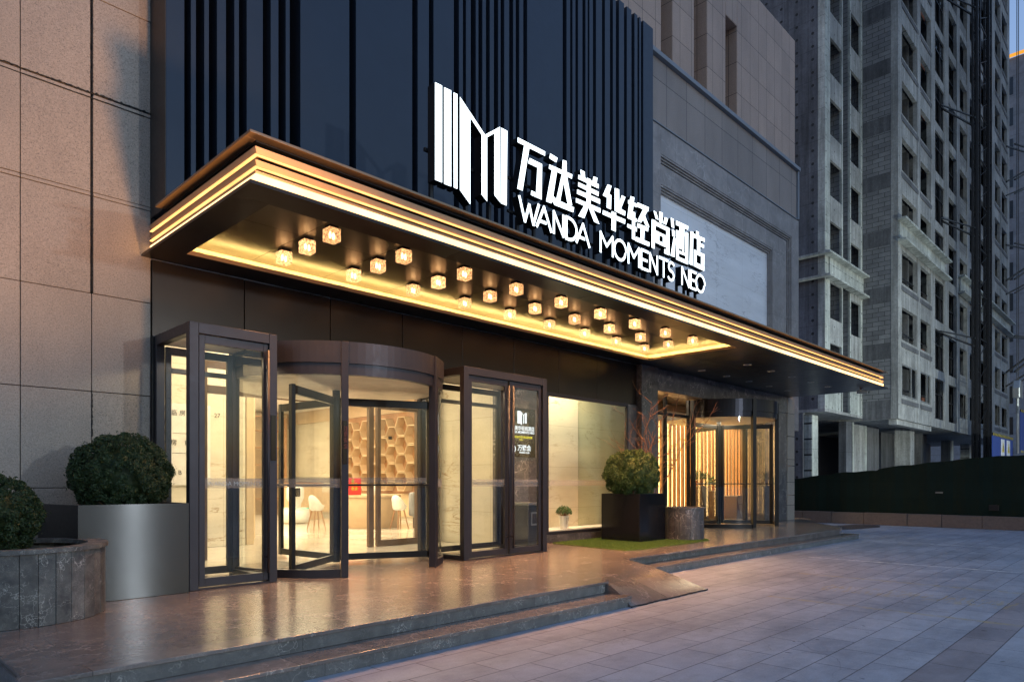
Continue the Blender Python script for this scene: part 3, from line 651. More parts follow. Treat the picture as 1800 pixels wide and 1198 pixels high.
# lit timber slat screen in the second entrance
m = MB(); x = 14.0
le = MB()
while x < 22.2:
    m.box(x, x + .105, 10.60, 10.68, .36, 3.2); le.box(x + .135, x + .185, 10.64, 10.65, .40, 3.15); x += .235
m.box(13.6, 22.2, 10.5, 10.72, GZ, .36)
sl = m.build('slat_screen', 'wood_slat', B, bevel=.004)
le.build('light_strips', 'led_slat', sl)

# ------------------------------------------------------------------ canopy
K = thing('entrance_canopy', (11.8, 7.1, 4.0), 'long dark metal entrance canopy edged with glowing gold bands', 'canopy')
X0, X1, Y0, Y1 = 2.666, 20.95, 5.76, 8.545
rx0, rx1, ry0, ry1 = 3.0, 12.53, 6.10, 8.10
m = MB()
def plate(mb, x0, x1, y0, y1, z0, z1, step=1.2, g=.003):
    n = max(1, round((x1 - x0) / step)); w = (x1 - x0) / n
    for i in range(n): mb.box(x0 + i * w + (g if i else 0), x0 + (i + 1) * w - (g if i < n - 1 else 0), y0, y1, z0, z1)
plate(m, X0, rx1, Y0, ry0, 4.0, 4.03, 2.4); m.box(X0, rx0, ry0 + .001, ry1, 4.0, 4.03); plate(m, X0, rx1, ry1 + .001, Y1, 4.0, 4.03, 2.4)
plate(m, rx1 + .002, X1, Y0, 7.2, 4.0, 4.03, 1.22); plate(m, rx1 + .002, X1, 7.204, Y1, 4.0, 4.03, 1.22)
m.build('soffit', 'soffit_metal', K)
m = MB(); plate(m, rx0 - .15, rx1 + .15, ry0 - .15, 7.0, 4.15, 4.17, 1.0); plate(m, rx0 - .15, rx1 + .15, 7.004, ry1 + .15, 4.15, 4.17, 1.0)
m.build('recess_ceiling', 'recess_metal', K)
m = MB(); m.box(rx0 - .17, rx0 - .15, ry0 - .15, ry1 + .15, 4.031, 4.17); m.box(rx1 + .15, rx1 + .17, ry0 - .15, ry1 + .15, 4.031, 4.17); m.box(rx0 - .15, rx1 + .15, ry0 - .17, ry0 - .15, 4.031, 4.17); m.box(rx0 - .15, rx1 + .15, ry1 + .15, ry1 + .17, 4.031, 4.17)
m.build('recess_side', 'cove_paint', K)
m = MB(); m.box(rx0 + .02, rx1 + .04, ry1 + .012, ry1 + .04, 4.033, 4.043); m.box(rx1 + .012, rx1 + .04, ry0 + .02, ry1 + .01, 4.033, 4.043)
m.build('cove_light', 'led_cove', K)
m = MB(); m.box(rx0, rx1, ry1 - .012, ry1 - .001, 4.0, 4.05); m.box(rx1 - .012, rx1 - .001, ry0, ry1 - .013, 4.0, 4.05)
m.build('cove_lip', 'bronze_gold', K)
def slope_ring(mb, d, dd, t_, z0, z1):
    """band whose face leans out at the top"""
    def prof(d_): return (X0 + d_, X1 - d_, Y0 + d_)
    (xa0, xb0, ya0), (xa1, xb1, ya1), (xi, xj, yi) = prof(d + dd), prof(d), prof(d + dd + t_)
    v = [(xa0, Y1, z0), (xa0, ya0, z0), (xb0, ya0, z0), (xb0, Y1, z0), (xa1, Y1, z1), (xa1, ya1, z1), (xb1, ya1, z1), (xb1, Y1, z1),
         (xi, Y1, z0), (xi, yi, z0), (xj, yi, z0), (xj, Y1, z0), (xi, Y1, z1), (xi, yi, z1), (xj, yi, z1), (xj, Y1, z1)]
    f = []
    for i in range(3): f += [(i, i + 1, 5 + i, 4 + i), (4 + i, 5 + i, 13 + i, 12 + i), (9 + i, 8 + i, 12 + i, 13 + i), (8 + i, 9 + i, 1 + i, i)]
    f += [(0, 4, 12, 8), (3, 11, 15, 7)]
    mb.add(v, f)
def ring(mb, d, t_, z0, z1, e=0.0):
    """U-shaped band along left side, front and right side, outer face inset d"""
    xa, xb, ya = X0 + d, X1 - d, Y0 + d
    mb.box(xa, xb, ya, ya + t_, z0, z1)
    mb.box(xa + e, xa + t_, ya + t_ + .0005, Y1, z0, z1); mb.box(xb - t_, xb - e, ya + t_ + .0005, Y1, z0, z1)
m = MB(); ring(m, .19, .03, 4.031, 4.424); m.build('dark_core', 'black_recess', K)
m = MB()
for z0, z1 in ((4.312, 4.375), (4.203, 4.258), (4.138, 4.160)): slope_ring(m, .082, .03 if z0 > 4.15 else .012, .04, z0, z1)
gb = m.build('gold_band', 'bronze_gold', K, bevel=.002)
m = MB()
for z0, z1 in ((4.3035, 4.311), (4.194, 4.202)): ring(m, .088, .03, z0, z1)
m.build('light_line', 'led_line', gb)
m = MB(); ring(m, .090, .03, 4.05, 4.137); m.build('light_strip', 'led_warm', gb)
m = MB(); xa, xb = X0, X1
m.box(X0, X1, Y0, Y0 + .105, 4.44, 4.465); m.box(X0, X0 + .105, Y0 + .106, 8.10, 4.44, 4.465); m.box(X1 - .105, X1, Y0 + .106, Y1, 4.44, 4.465)
m.build('top_flange', 'bronze_dark', K, bevel=.003)
m = MB(); m.box(X0 + .106, X1 - .106, Y0 + .107, 8.08, 4.425, 4.455); m.box(13.0, X1 - .19, 8.081, 8.48, 4.425, 4.45); m.build('roof_deck', 'black_metal', K)

# cube lamps: 9 x 3 grid
def cube_lamp(loc, label):
    t_ = thing('cube_lamp', loc, label, 'ceiling lamp', 'crystal cube lamps under the canopy')
    x, y, z = loc
    MB().box(x - .052, x + .052, y - .052, y + .052, z - .03, z).build('mounting_cap', 'black_metal', t_)
    MB().box(x - .07, x + .07, y - .07, y + .07, z - .168, z - .031).build('crystal_cube', 'crystal_glow', t_, bevel=.006)
    mb = MB()
    for dx in (-.025, .025): mb.lathe(x + dx, y + dx * .3, [(.0, z - .14), (.012, z - .13), (.016, z - .10), (.010, z - .07), (.0, z - .06)], 10)
    mb.build('bulb', 'bulb', t_, smooth=True)
    return t_
ordn = ['first', 'second', 'third', 'fourth', 'fifth', 'sixth', 'seventh', 'eighth', 'ninth']
rows = [(7.57, 'row nearest the glass doors'), (7.03, 'middle row'), (6.51, 'outer row nearest the street')]
proto = None
lspot = bpy.data.lights.new('cube_lamp_light', 'SPOT'); lspot.energy = 128 * LK; lspot.color = (1.0, .45, .17); lspot.spot_size = R(120); lspot.spot_blend = 1.0; lspot.shadow_soft_size = .06
for j, (y, rn) in enumerate(rows):
    for i in range(9):
        loc = (3.915 + i * .955, y, 4.149)
        lab = 'lit crystal cube ceiling lamp, %s from the left in the %s' % (ordn[i], rn)
        if proto is None: proto = cube_lamp(loc, lab)
        else: copy_tree(proto, loc, lab).rotation_euler = (0, 0, R(random.uniform(-4, 4)))
        lo = bpy.data.objects.new('cube_lamp_light', lspot); COL.objects.link(lo); lo.location = (loc[0], loc[1], 3.962)
# unlit recessed downlights in the right part of the soffit
proto = None
for j, y in enumerate((7.91, 6.80)):
    for i in range(5):
        loc = (14.46 + i * 1.22, y, 3.998)
        lab = 'unlit round soffit downlight, %s from the cube lamps, %s' % (ordn[i], 'wall side row' if j == 0 else 'street side row')
        if proto is None:
            t_ = thing('recessed_downlight', loc, lab, 'downlight', 'unlit downlights in the canopy soffit')
            MB().lathe(loc[0], loc[1], [(.085, 3.998), (.09, 3.992), (.075, 3.990), (.062, 3.996)], 24).build('rim', 'white_paint', t_, smooth=True)
            MB().lathe(loc[0], loc[1], [(.0, 3.9975), (.064, 3.9965)], 24).build('lens', 'black_gloss', t_)
            proto = t_
        else: copy_tree(proto, loc, lab)
# security camera on the canopy's far end
t_ = thing('security_camera', (20.3, 6.25, 4.0), 'small dark security camera hanging under the far end of the canopy', 'camera')
MB().lathe(20.3, 6.25, [(.0, 3.999), (.05, 3.999), (.05, 3.97), (.02, 3.96), (.02, 3.93), (.0, 3.93)], 14).build('mount', 'steel_dull', t_)
MB().bar((20.36, 6.10, 3.88), (20.26, 6.36, 3.90), .085, .085).build('camera_body', 'steel_dull', t_, bevel=.01)
MB().bar((20.372, 6.07, 3.878), (20.361, 6.098, 3.88), .06, .06).build('lens', 'black_gloss', t_)

# ------------------------------------------------------------------ illuminated sign
G = thing('hotel_sign', (8.2, 6.3, 4.45), 'large white illuminated hotel name sign with logo standing on the canopy', 'sign')
em = MB()
for p in LOGO: em.mat(1).prism_xz(p, 6.20, 6.335, 0, 1)
em.build('logo_emblem', ['sign_white', 'sign_black'], G)
names = 'wan da mei hua qing shang jiu dian'.split()
for ps in HAN:
    mb = MB()
    for q, p in enumerate(ps): mb.mat(1).prism_xz(p, 6.20 + q * .0012, 6.32 - q * .0007, 0, 1)
    mb.build('chinese_character', ['sign_white', 'sign_black'], G)
def stroke_poly(pts, w):
    out = []
    for i in range(len(pts) - 1):
        (x0, y0), (x1, y1) = pts[i], pts[i + 1]; L = max(1e-5, math.hypot(x1 - x0, y1 - y0)); nx, ny = -(y1 - y0) / L * w / 2, (x1 - x0) / L * w / 2
        ex, ey = (x1 - x0) / L * w * .3, (y1 - y0) / L * w * .3
        out.append([(x0 - ex + nx, y0 - ey + ny), (x0 - ex - nx, y0 - ey - ny), (x1 + ex - nx, y1 + ey - ny), (x1 + ex + nx, y1 + ey + ny)])
    return out
def arcp(cx, cy, rx, ry, a0, a1, n=14): return [(cx + rx * math.cos(R(a0 + (a1 - a0) * i / n)), cy + ry * math.sin(R(a0 + (a1 - a0) * i / n))) for i in range(n + 1)]
GL = {'W': [[(0, 1), (.28, 0), (.5, .82), (.72, 0), (1, 1)]], 'A': [[(0, 0), (.5, 1), (1, 0)], [(.2, .30), (.62, .30)]], 'N': [[(0, 0), (0, 1), (1, 0), (1, 1)]],
      'D': [[(0, 0), (0, 1)], [(0, 1), (.3, 1)] + arcp(.3, .5, .7, .5, 90, -90) + [(0, 0)]], 'M': [[(0, 0), (0, 1), (.5, .40), (1, 1), (1, 0)]],
      'O': [arcp(.5, .5, .5, .5, 0, 360, 28)], 'E': [[(1, 1), (0, 1), (0, 0), (1, 0)], [(0, .5), (.85, .5)]], 'T': [[(0, 1), (1, 1)], [(.5, 1), (.5, 0)]],
      'S': [arcp(.52, .745, .42, .255, 35, 270, 12)[:-1] + arcp(.48, .255, .44, .255, 90, -150, 12)]}
for ch, xa, xb in LATIN:
    mb = MB(); w = .044; z0, z1 = 4.86, 5.158; k = 0
    for pl_ in GL[ch]:
        pts = [(xa + w / 2 + px * (xb - xa - w), z0 + pz * (z1 - z0)) for px, pz in pl_]
        for poly in stroke_poly(pts, w): mb.mat(1).prism_xz(poly, 6.20 + k * .0006, 6.32 - k * .0004, 0, 1); k += 1
    mb.build('letter', ['sign_white', 'sign_black'], G)
mb = MB()
for x_ in (5.14, 5.7, 6.1, 6.62, 6.95, 7.3, 7.6, 7.95, 8.32, 8.6, 8.8, 9.15, 9.4, 9.7, 10.05, 10.3, 10.7, 10.95, 11.1, 11.35): mb.box(x_ - .02, x_ + .02, 6.325, 6.365, 4.44, 4.95 + .1 * (x_ % .3))
for z_ in (4.98, 5.42): mb.box(6.45, 11.5, 6.345, 6.37, z_, z_ + .035)
mb.box(5.05, 6.35, 6.34, 6.37, 5.3, 5.34); mb.box(5.0, 11.45, 6.33, 6.37, 4.46, 4.50)
mb.build('support_frame', 'sign_black', G)
# ------------------------------------------------------------------ doors
def quad(mb, x0, y0, x1, y1, z0, z1): return mb.add([(x0, y0, z0), (x1, y1, z0), (x1, y1, z1), (x0, y0, z1)], [(0, 1, 2, 3)])
HT = 3.10
def vestibule(name, label, x0, x1, leaves):
    t_ = thing(name, ((x0 + x1) / 2, 8.0, GZ), label, 'door box')
    yf, yb = 7.45, 8.50; w = .095
    m = MB()
    for x_ in (x0, x1 - w): m.box(x_, x_ + w, yf, yf + w, GZ + .002, HT); m.box(x_ + .002, x_ + w - .002, yb - .06, yb, GZ + .002, HT - .002)
    m.box(x0 + w, x1 - w, yf + .002, yf + w - .002, HT - .115, HT); m.box(x0 + w, x1 - w, yb - .06, yb - .002, HT - .1, HT - .003)
    for x_ in (x0 + .002, x1 - w + .002): m.box(x_, x_ + w - .004, yf + w, yb - .06, HT - .115, HT - .001); m.box(x_, x_ + w - .004, yf + w, yb - .06, GZ + .003, GZ + .07)
    m.box(x0 + w, x1 - w, yf + .004, yf + w - .004, GZ + .001, GZ + .018)
    m.build('frame', 'door_frame', t_, bevel=.004)
    MB().box(x0 + .02, x1 - .02, yf + .02, yb - .02, HT - .012, HT + .002).build('roof', 'door_frame', t_)
    MB().box(x0 + w + .002, x1 - w - .002, yf + w + .002, yb - .07, HT - .10, HT - .02).build('ceiling', 'vestibule_ceiling', t_)
    m = MB(); quad(m, x0 + .05, yf + w, x0 + .05, yb - .06, GZ + .07, HT - .115); m.build('side_pane', 'door_glass', t_)
    m = MB(); quad(m, x1 - .05, yf + w, x1 - .05, yb - .06, GZ + .07, HT - .115); m.build('side_pane', 'door_glass', t_)
    for (la, lb, side) in leaves:
        s_ = .062
        for (yy, nm) in ((yf + .03, 'door'), (yb - .05, 'inner_door')):
            m = MB(); m.box(la, la + s_, yy, yy + .045, GZ + .03, HT - .12); m.box(lb - s_, lb, yy, yy + .045, GZ + .03, HT - .12)
            m.box(la + s_, lb - s_, yy + .001, yy + .044, GZ + .03, GZ + .12); m.box(la + s_, lb - s_, yy + .001, yy + .044, HT - .21, HT - .12)
            if nm == 'inner_door': m.box(la + s_, lb - s_, yy + .001, yy + .044, HT - .42, HT - .36)
            d = m.build(nm, 'door_frame' if nm == 'door' else 'dark_frame', t_, bevel=.003)
            m = MB(); quad(m, la + s_, yy + .022, lb - s_, yy + .022, GZ + .12, HT - .21); m.build('pane', 'door_glass', d)
            if nm == 'door':
                m = MB(); quad(m, la + s_, yy + .017, lb - s_, yy + .017, 1.335, 1.445); m.build('frosted_strip', 'frosted_band', d)
                tx = text_mesh('strip_lettering', 'WANDA MOMENTS NEO' if lb - la > .8 else 'WANDA MOMENTS', .068, 'steel_dull', d, (la + s_ + .03, yy + .013, 1.362), (R(90), 0, 0), .0004)
                hx = lb - .03 if side > 0 else la + .03
                m = MB(); m.tube([(hx, yy - .055, GZ + .12), (hx, yy - .055, HT - .2)], .017, 10)
                for z_ in (GZ + .3, HT - .4): m.tube([(hx, yy - .055, z_), (hx, yy + .002, z_)], .012, 8)
                m.build('handle', 'door_frame', d, smooth=True)
    return t_
v1 = vestibule('glass_vestibule', 'narrow glass door box with single door beside the brushed steel planter', 2.79, 3.77, [(2.90, 3.68, 1)])
v2 = vestibule('glass_vestibule', 'wide glass door box with double doors beside the shop window', 6.66, 8.49, [(6.78, 7.60, 1), (7.64, 8.38, -1)])
# price list lettering on the lobby wall seen through the left door box
t_ = thing('price_board', (4.3, 12.28, 2.0), 'pale price list with faint grey rows of text on the lobby wall', 'notice board')
MB().box(3.85, 4.95, 12.265, 12.298, 1.35, 2.75).build('board', 'white_paint', t_)
for k, (a_, b_) in enumerate((('欢迎光临 房型 价格', '27'), ('标准间', ''), ('大床房 ————', ''), ('商务套房', 'P'), ('家庭房 ———', 'T'), ('早餐', ''), ('会议室', 'B'))):
    text_mesh('text_row', a_ + ('    ' + b_ if b_ else ''), .11, 'dark_frame', t_, (3.95, 12.262, 2.55 - k * .17), (R(90), 0, 0), .001)

def revolving(name, label, cx, cy, Rr, ztop, zhead, fm, hm, angs, posts, fixed, back=True, band=True, pw=.085):
    t_ = thing(name, (cx, cy, GZ), label, 'revolving door')
    A0, A1 = -PI * .985, -PI * .015
    m = MB(); m.arc_wall(cx, cy, Rr - .02, Rr, zhead + .14, ztop, A0, A1, 48); m.arc_wall(cx, cy, Rr - .10, Rr - .02, zhead + .0, ztop - .01, A0, A1, 48)
    m.build('header_drum', hm, t_, smooth=False)
    MB().lathe(cx, cy, [(.0, ztop - .004), (Rr - .02, ztop - .006)], 64, A0, A1).build('drum_roof', fm, t_)
    MB().lathe(cx, cy, [(.0, zhead + .001), (Rr - .10, zhead + .001)], 64).build('drum_ceiling', 'vestibule_ceiling', t_)
    for pa in posts:
        px, py = cx + Rr * math.cos(R(pa)), cy + Rr * math.sin(R(pa))
        ca, sa = math.cos(R(pa)), math.sin(R(pa)); h_ = pw / 2
        poly = [(px + ca * u_ * .05 - sa * v_ * h_ - ca * .03, py + sa * u_ * .05 + ca * v_ * h_ - sa * .03) for u_, v_ in ((-1, -1), (1, -1), (1, 1), (-1, 1))]
        MB().prism_xy(poly, GZ + .002, ztop - .002).build('post', fm, t_, bevel=.004)
    for fa, fb in fixed:
        m = MB(); m.arc_wall(cx, cy, Rr - .06, Rr - .01, GZ + .002, GZ + .10, R(fa), R(fb), 16); b_ = m.build('curved_base', fm, t_)
        m = MB(); n = 16; o = []
        for j in range(n + 1):
            a = R(fa + (fb - fa) * j / n); o += [(cx + (Rr - .035) * math.cos(a), cy + (Rr - .035) * math.sin(a), GZ + .10), (cx + (Rr - .035) * math.cos(a), cy + (Rr - .035) * math.sin(a), zhead)]
        m.add(o, [(2 * j, 2 * j + 2, 2 * j + 3, 2 * j + 1) for j in range(n)]); m.build('curved_pane', 'door_glass', t_, smooth=True)
        if band:
            m = MB(); o = [(x_, y_, 1.335 if i_ % 2 == 0 else 1.445) for i_, (x_, y_, z_) in enumerate([(cx + (p_[0] - cx) * 1.002, cy + (p_[1] - cy) * 1.002, 0) for p_ in o])]
            m.add(o, [(2 * j, 2 * j + 2, 2 * j + 3, 2 * j + 1) for j in range(n)]); m.build('frosted_strip', 'frosted_band', t_, smooth=True)
    MB().lathe(cx, cy, [(.0, GZ + .02), (.055, GZ + .02), (.055, zhead)], 16).build('centre_shaft', 'dark_frame', t_, smooth=True)
    for an in angs:
        ca, sa = math.cos(R(an)), math.sin(R(an)); L = Rr - .12
        def pt(r, z): return (cx + ca * r, cy + sa * r, z)
        zt = zhead - .10; m = MB()
        m.bar(pt(.09, GZ + .04), pt(.09, zt), .05, .07); m.bar(pt(L - .04, GZ + .04), pt(L - .04, zt), .05, .08)
        m.bar(pt(.125, GZ + .09), pt(L - .08, GZ + .09), .046, .09); m.bar(pt(.125, zt - .06), pt(L - .08, zt - .06), .046, .11)
        w_ = m.build('wing', 'dark_frame', t_, bevel=.003)
        m = MB(); m.add([pt(.12, GZ + .13), pt(L - .08, GZ + .13), pt(L - .08, zt - .11), pt(.12, zt - .11)], [(0, 1, 2, 3)]); m.build('pane', 'door_glass', w_)
        nx, ny = -sa * .05, ca * .05
        m = MB(); p, q = pt(.10, 1.36), pt(L - .03, 1.36)
        for sg in (1, -1): m.tube([(p[0] + nx * sg, p[1] + ny * sg, 1.36), (q[0] + nx * sg, q[1] + ny * sg, 1.36)], .014, 8)
        m.build('push_bar', 'black_metal', w_)
        if band:
            m = MB()
            for sg in (1,): m.add([(pt(.13, 0)[0] - nx * .08, pt(.13, 0)[1] - ny * .08, 1.39), (pt(L - .09, 0)[0] - nx * .08, pt(L - .09, 0)[1] - ny * .08, 1.39), (pt(L - .09, 0)[0] - nx * .08, pt(L - .09, 0)[1] - ny * .08, 1.47), (pt(.13, 0)[0] - nx * .08, pt(.13, 0)[1] - ny * .08, 1.47)], [(0, 1, 2, 3)])
            m.build('frosted_strip', 'frosted_band', w_)
    return t_
rd = revolving('revolving_door', 'bronze grey revolving door drum in the middle of the main entrance', 5.215, 8.55, 1.52, 3.10, 2.70, 'door_frame', 'door_frame', (-24, -144, 96),
               (-117.6, -62.4, -178, -2), [(-177, -119.5), (-60.5, -3)])
# text on the curved band and sensor strips on the posts
for (pa, lx) in ((-117.6, 0),):
    px, py = 5.215 + 1.545 * math.cos(R(pa)), 8.55 + 1.545 * math.sin(R(pa))
    m = MB(); m.box(px - .03, px + .03, py - .008, py + .006, 1.62, 2.14); m.build('sensor_strip', 'black_gloss', rd)
    text_mesh('sensor_text', '注\n意\n安\n全', .07, 'dull_red', rd, (px - .03, py - .010, 2.02), (R(90), 0, 0), .0005)
m = MB(); m.box(3.69, 3.75, 7.440, 7.449, 1.65, 2.17); m.build('sensor_strip', 'black_gloss', v1)
rd2 = revolving('revolving_door', 'dark revolving door with polished steel drum under the right end of the canopy', 17.2, 8.9, 1.5, 3.49, 3.04, 'dark_frame', 'drum_steel', (-60, -180, 60),
                (-118, -62, -178, -2), [(-176, -120), (-60, -4)], band=False, pw=.1)

# wall screen and bin between the door box and the window
t_ = thing('wall_screen', (9.0, 8.55, 2.3), 'black illuminated name plate on the grey marble wall behind the right door box', 'sign')
MB().box(8.62, 9.38, 8.52, 8.556, 1.86, 2.74).build('panel', 'black_gloss', t_, bevel=.004)
k_ = .30 / 1.14
em = MB()
for p in LOGO: em.prism_xz([(8.90 + (x_ - 5.09) * .20, 2.46 + (z_ - 4.92) * .20) for x_, z_ in p], 8.512, 8.519)
em.build('logo_emblem', 'screen_white', t_)
text_mesh('chinese_lettering', '万达美华轻尚酒店', .088, 'screen_white', t_, (9.0, 8.515, 2.345), (R(90), 0, 0), .001, 'CENTER', .001)
text_mesh('latin_lettering', 'WANDA MOMENTS NEO', .062, 'screen_white', t_, (9.0, 8.515, 2.285), (R(90), 0, 0), .001, 'CENTER', .001)
text_mesh('yellow_lettering', '中国领先的中端酒店品牌连锁\nNO.1', .045, 'screen_yellow', t_, (9.0, 8.515, 2.20), (R(90), 0, 0), .001, 'CENTER', .001)
text_mesh('club_lettering', '万悦会', .12, 'screen_white', t_, (9.08, 8.515, 1.98), (R(90), 0, 0), .001, 'CENTER', .002)
text_mesh('club_small_lettering', 'WANDA CLUB', .04, 'screen_white', t_, (9.08, 8.515, 1.925), (R(90), 0, 0), .001, 'CENTER', .001)
m = MB()
for j in range(20):
    a, b = 2 * PI * j / 20, 2 * PI * (j + 1) / 20
    m.prism_xz([(8.79 + .065 * math.cos(a), 2.0 + .065 * math.sin(a)), (8.79 + .065 * math.cos(b), 2.0 + .065 * math.sin(b)), (8.79 + .052 * math.cos(b), 2.0 + .052 * math.sin(b)), (8.79 + .052 * math.cos(a), 2.0 + .052 * math.sin(a))], 8.512, 8.519)
m.prism_xz([(8.765, 1.97), (8.80, 1.96), (8.815, 2.0), (8.79, 2.045), (8.77, 2.01)], 8.512, 8.518)
m.build('club_emblem', 'screen_white', t_)
t_ = thing('litter_bin', (8.7, 8.15, GZ), 'dark grey litter bin with a square metal ashtray opening below the name plate', 'bin')
MB().box(8.54, 8.86, 7.92, 8.38, GZ + .02, 1.0).build('body', 'black_metal', t_, bevel=.01)
MB().box(8.525, 8.875, 7.90, 8.40, 1.005, 1.05).build('lid', 'steel_dull', t_, bevel=.008)
m = MB(); m.box(8.60, 8.80, 7.908, 7.918, .66, .69); m.box(8.60, 8.80, 7.908, 7.918, .86, .89); m.box(8.60, 8.63, 7.908, 7.918, .69, .86); m.box(8.77, 8.80, 7.908, 7.918, .69, .86); m.build('opening_frame', 'steel_dull', t_)

# inner glazed screen of the lobby lock
t_ = thing('inner_glass_screen', (7.3, 10.3, GZ), 'brown framed inner glass screen standing inside behind the revolving door', 'glass screen')
m = MB()
for x_, w_ in ((4.0, .10), (6.92, .10), (7.10, .07), (7.98, .08), (8.50, .09)): m.box(x_, x_ + w_, 10.26, 10.34, GZ, 3.1)
m.box(4.1, 6.92, 10.262, 10.338, 2.72, 2.84); m.box(7.17, 7.98, 10.262, 10.338, 2.72, 2.84); m.box(7.17, 7.98, 10.262, 10.338, GZ, .36); m.box(8.06, 8.5, 10.262, 10.338, GZ, .36); m.box(4.0, 8.59, 10.255, 10.345, 3.1, 3.2)
m.build('frame', 'wood_dark', t_, bevel=.003)
for a_, b_ in ((7.17, 7.98), (8.06, 8.5)):
    m = MB(); quad(m, a_, 10.3, b_, 10.3, .36, 2.72 if a_ < 8 else 3.1); m.build('pane', 'door_glass', t_)
    m = MB(); quad(m, a_, 10.295, b_, 10.295, 1.335, 1.445); m.build('frosted_strip', 'frosted_band', t_)
# ------------------------------------------------------------------ lobby furniture
t_ = thing('honeycomb_shelf', (12.4, 17.5, 1.1), 'pale timber honeycomb shelf wall inside the lobby', 'shelf wall')
m = MB(); hh = .575; hw = .62; th = .022
def hexring(mb, y, z, back=False):
    P_ = [(-.30, 0), (-.15, hh / 2), (.15, hh / 2), (.30, 0), (.15, -hh / 2), (-.15, -hh / 2)]
    for i in range(6):
        (a, b), (c_, d) = P_[i], P_[(i + 1) % 6]
        mb.bar((12.36, y + a, z + b), (12.36, y + c_, z + d), .28, th)
for col in range(-1, 12):
    y = 14.6 + col * .47
    for r_ in range(5):
        z = 1.15 + hh / 2 + r_ * hh * .93 + (.5 * hh * .93 if col % 2 else 0)
        if z + hh / 2 < 3.56: hexring(m, y, z)
m.build('honeycomb', 'wood_light', t_)
MB().box(12.50, 12.52, 13.6, 20.4, 1.06, 3.51).build('back_board', 'wood_slat', t_)
m = MB(); m.box(12.3, 12.42, 17.2, 17.33, 2.62, 2.80); m.box(12.3, 12.42, 14.7, 14.78, 1.9, 2.2); m.build('display_item', 'black_metal', t_)
t_ = thing('reception_desk', (9.9, 15.0, GZ), 'curved light timber counter in the lobby', 'counter')
MB().lathe(10.1, 15.0, [(.0, GZ), (.78, GZ), (.78, 1.02)], 40).build('front', 'wood_light', t_, smooth=True)
MB().lathe(10.1, 15.0, [(.83, 1.025), (.83, 1.08), (.0, 1.08)], 40).build('counter_top', 'wood_light', t_)
t_ = thing('gift_box', (9.55, 14.9, 1.08), 'red printed gift box on the timber counter', 'gift box')
MB().box(9.32, 9.68, 14.7, 15.05, 1.082, 1.50).build('box', 'red_card', t_, bevel=.01)
text_mesh('box_lettering', '福\n年年\n有余', .10, 'screen_yellow', t_, (9.38, 14.695, 1.40), (R(90), 0, 0), .001)
t_ = thing('water_jug', (9.98, 14.6, 1.08), 'white water jug beside the red gift box', 'jug')
MB().lathe(9.98, 14.6, [(.0, 1.082), (.085, 1.082), (.075, 1.25), (.065, 1.36), (.055, 1.36)], 20).build('body', 'white_plastic', t_, smooth=True)
MB().tube([(10.04, 14.58, 1.33), (10.12, 14.55, 1.30), (10.12, 14.55, 1.20), (10.06, 14.58, 1.15)], .01, 6).build('handle', 'white_plastic', t_)
def chair(loc, label, rot, q=.82):
    t_ = thing('bucket_chair', loc, label, 'chair', 'white bucket chairs in the lobby'); x, y, z = loc
    m = MB(); n = 18
    prof = [(.0, .46), (.11, .455), (.165, .50), (.18, .60), (.19, .68)]
    o = []
    for i, (r, zz) in enumerate(prof):
        for j in range(n):
            a = 2 * PI * j / n; bk = max(0, math.cos(a - rot)); zq = zz + (.16 * bk * max(0, i - 2) / 2) - (.10 * (1 - bk) * max(0, i - 2) / 2)
            o.append((x + r * math.cos(a), y + r * math.sin(a), z + zq))
    m.add(o, [(i * n + j, i * n + (j + 1) % n, (i + 1) * n + (j + 1) % n, (i + 1) * n + j) for i in range(len(prof) - 1) for j in range(n)])
    s_ = m.build('seat', 'white_plastic', t_, smooth=True); so = s_.modifiers.new('thick', 'SOLIDIFY'); so.thickness = .02
    for dx, dy in ((1, 1), (-1, 1), (1, -1), (-1, -1)):
        MB().tube([(x + dx * .08, y + dy * .08, z + .46), (x + dx * .16, y + dy * .16, z)], [.017, .012], 6).build('leg', 'wood_slat', t_)
    return t_
c1 = chair((8.6, 15.0, GZ), 'white bucket chair with timber legs left of the lobby counter', R(200))
c2 = copy_tree(c1, (10.15, 13.75, GZ), 'white bucket chair with timber legs in front of the honeycomb wall')
t_ = thing('grey_armchair', (10.9, 13.4, GZ), 'grey upholstered armchair at the right of the lobby', 'armchair')
MB().box(10.5, 11.2, 13.0, 13.7, .5, .72).build('seat', 'grey_fabric', t_, bevel=.05)
MB().box(10.45, 11.25, 13.62, 13.8, .55, 1.15).build('backrest', 'grey_fabric', t_, bevel=.05)
for dx, dy in ((10.55, 13.05), (11.15, 13.05), (10.55, 13.7), (11.15, 13.7)): MB().tube([(dx, dy, .52), (dx, dy, GZ)], .018, 6).build('leg', 'wood_dark', t_)
t_ = thing('service_robot', (9.6, 17.9, GZ), 'round white service robot with a dark screen standing in the lobby', 'robot')
MB().lathe(9.6, 17.9, [(.0, GZ + .02), (.36, GZ + .02), (.40, .40), (.38, .62), (.30, .68), (.0, .68)], 30).build('base', 'white_plastic', t_, smooth=True)
MB().lathe(9.6, 17.9, [(.385, .655), (.37, .675)], 30).build('light_ring', 'green_glow', t_)
MB().lathe(9.6, 17.9, [(.14, .68), (.17, .82), (.24, .95), (.24, 1.22), (.18, 1.30), (.0, 1.32)], 30).build('body', 'white_plastic', t_, smooth=True)
MB().box(9.32, 9.60, 17.60, 17.66, 1.0, 1.24).build('screen', 'black_gloss', t_, bevel=.02)
t_ = thing('timber_shelving', (9.6, 23.2, GZ), 'tall open timber shelving at the back of the lobby', 'shelving')
m = MB()
for x_ in (9.2, 9.9, 10.6, 11.3, 12.0): m.box(x_, x_ + .05, 23.1, 23.5, GZ, 3.7)
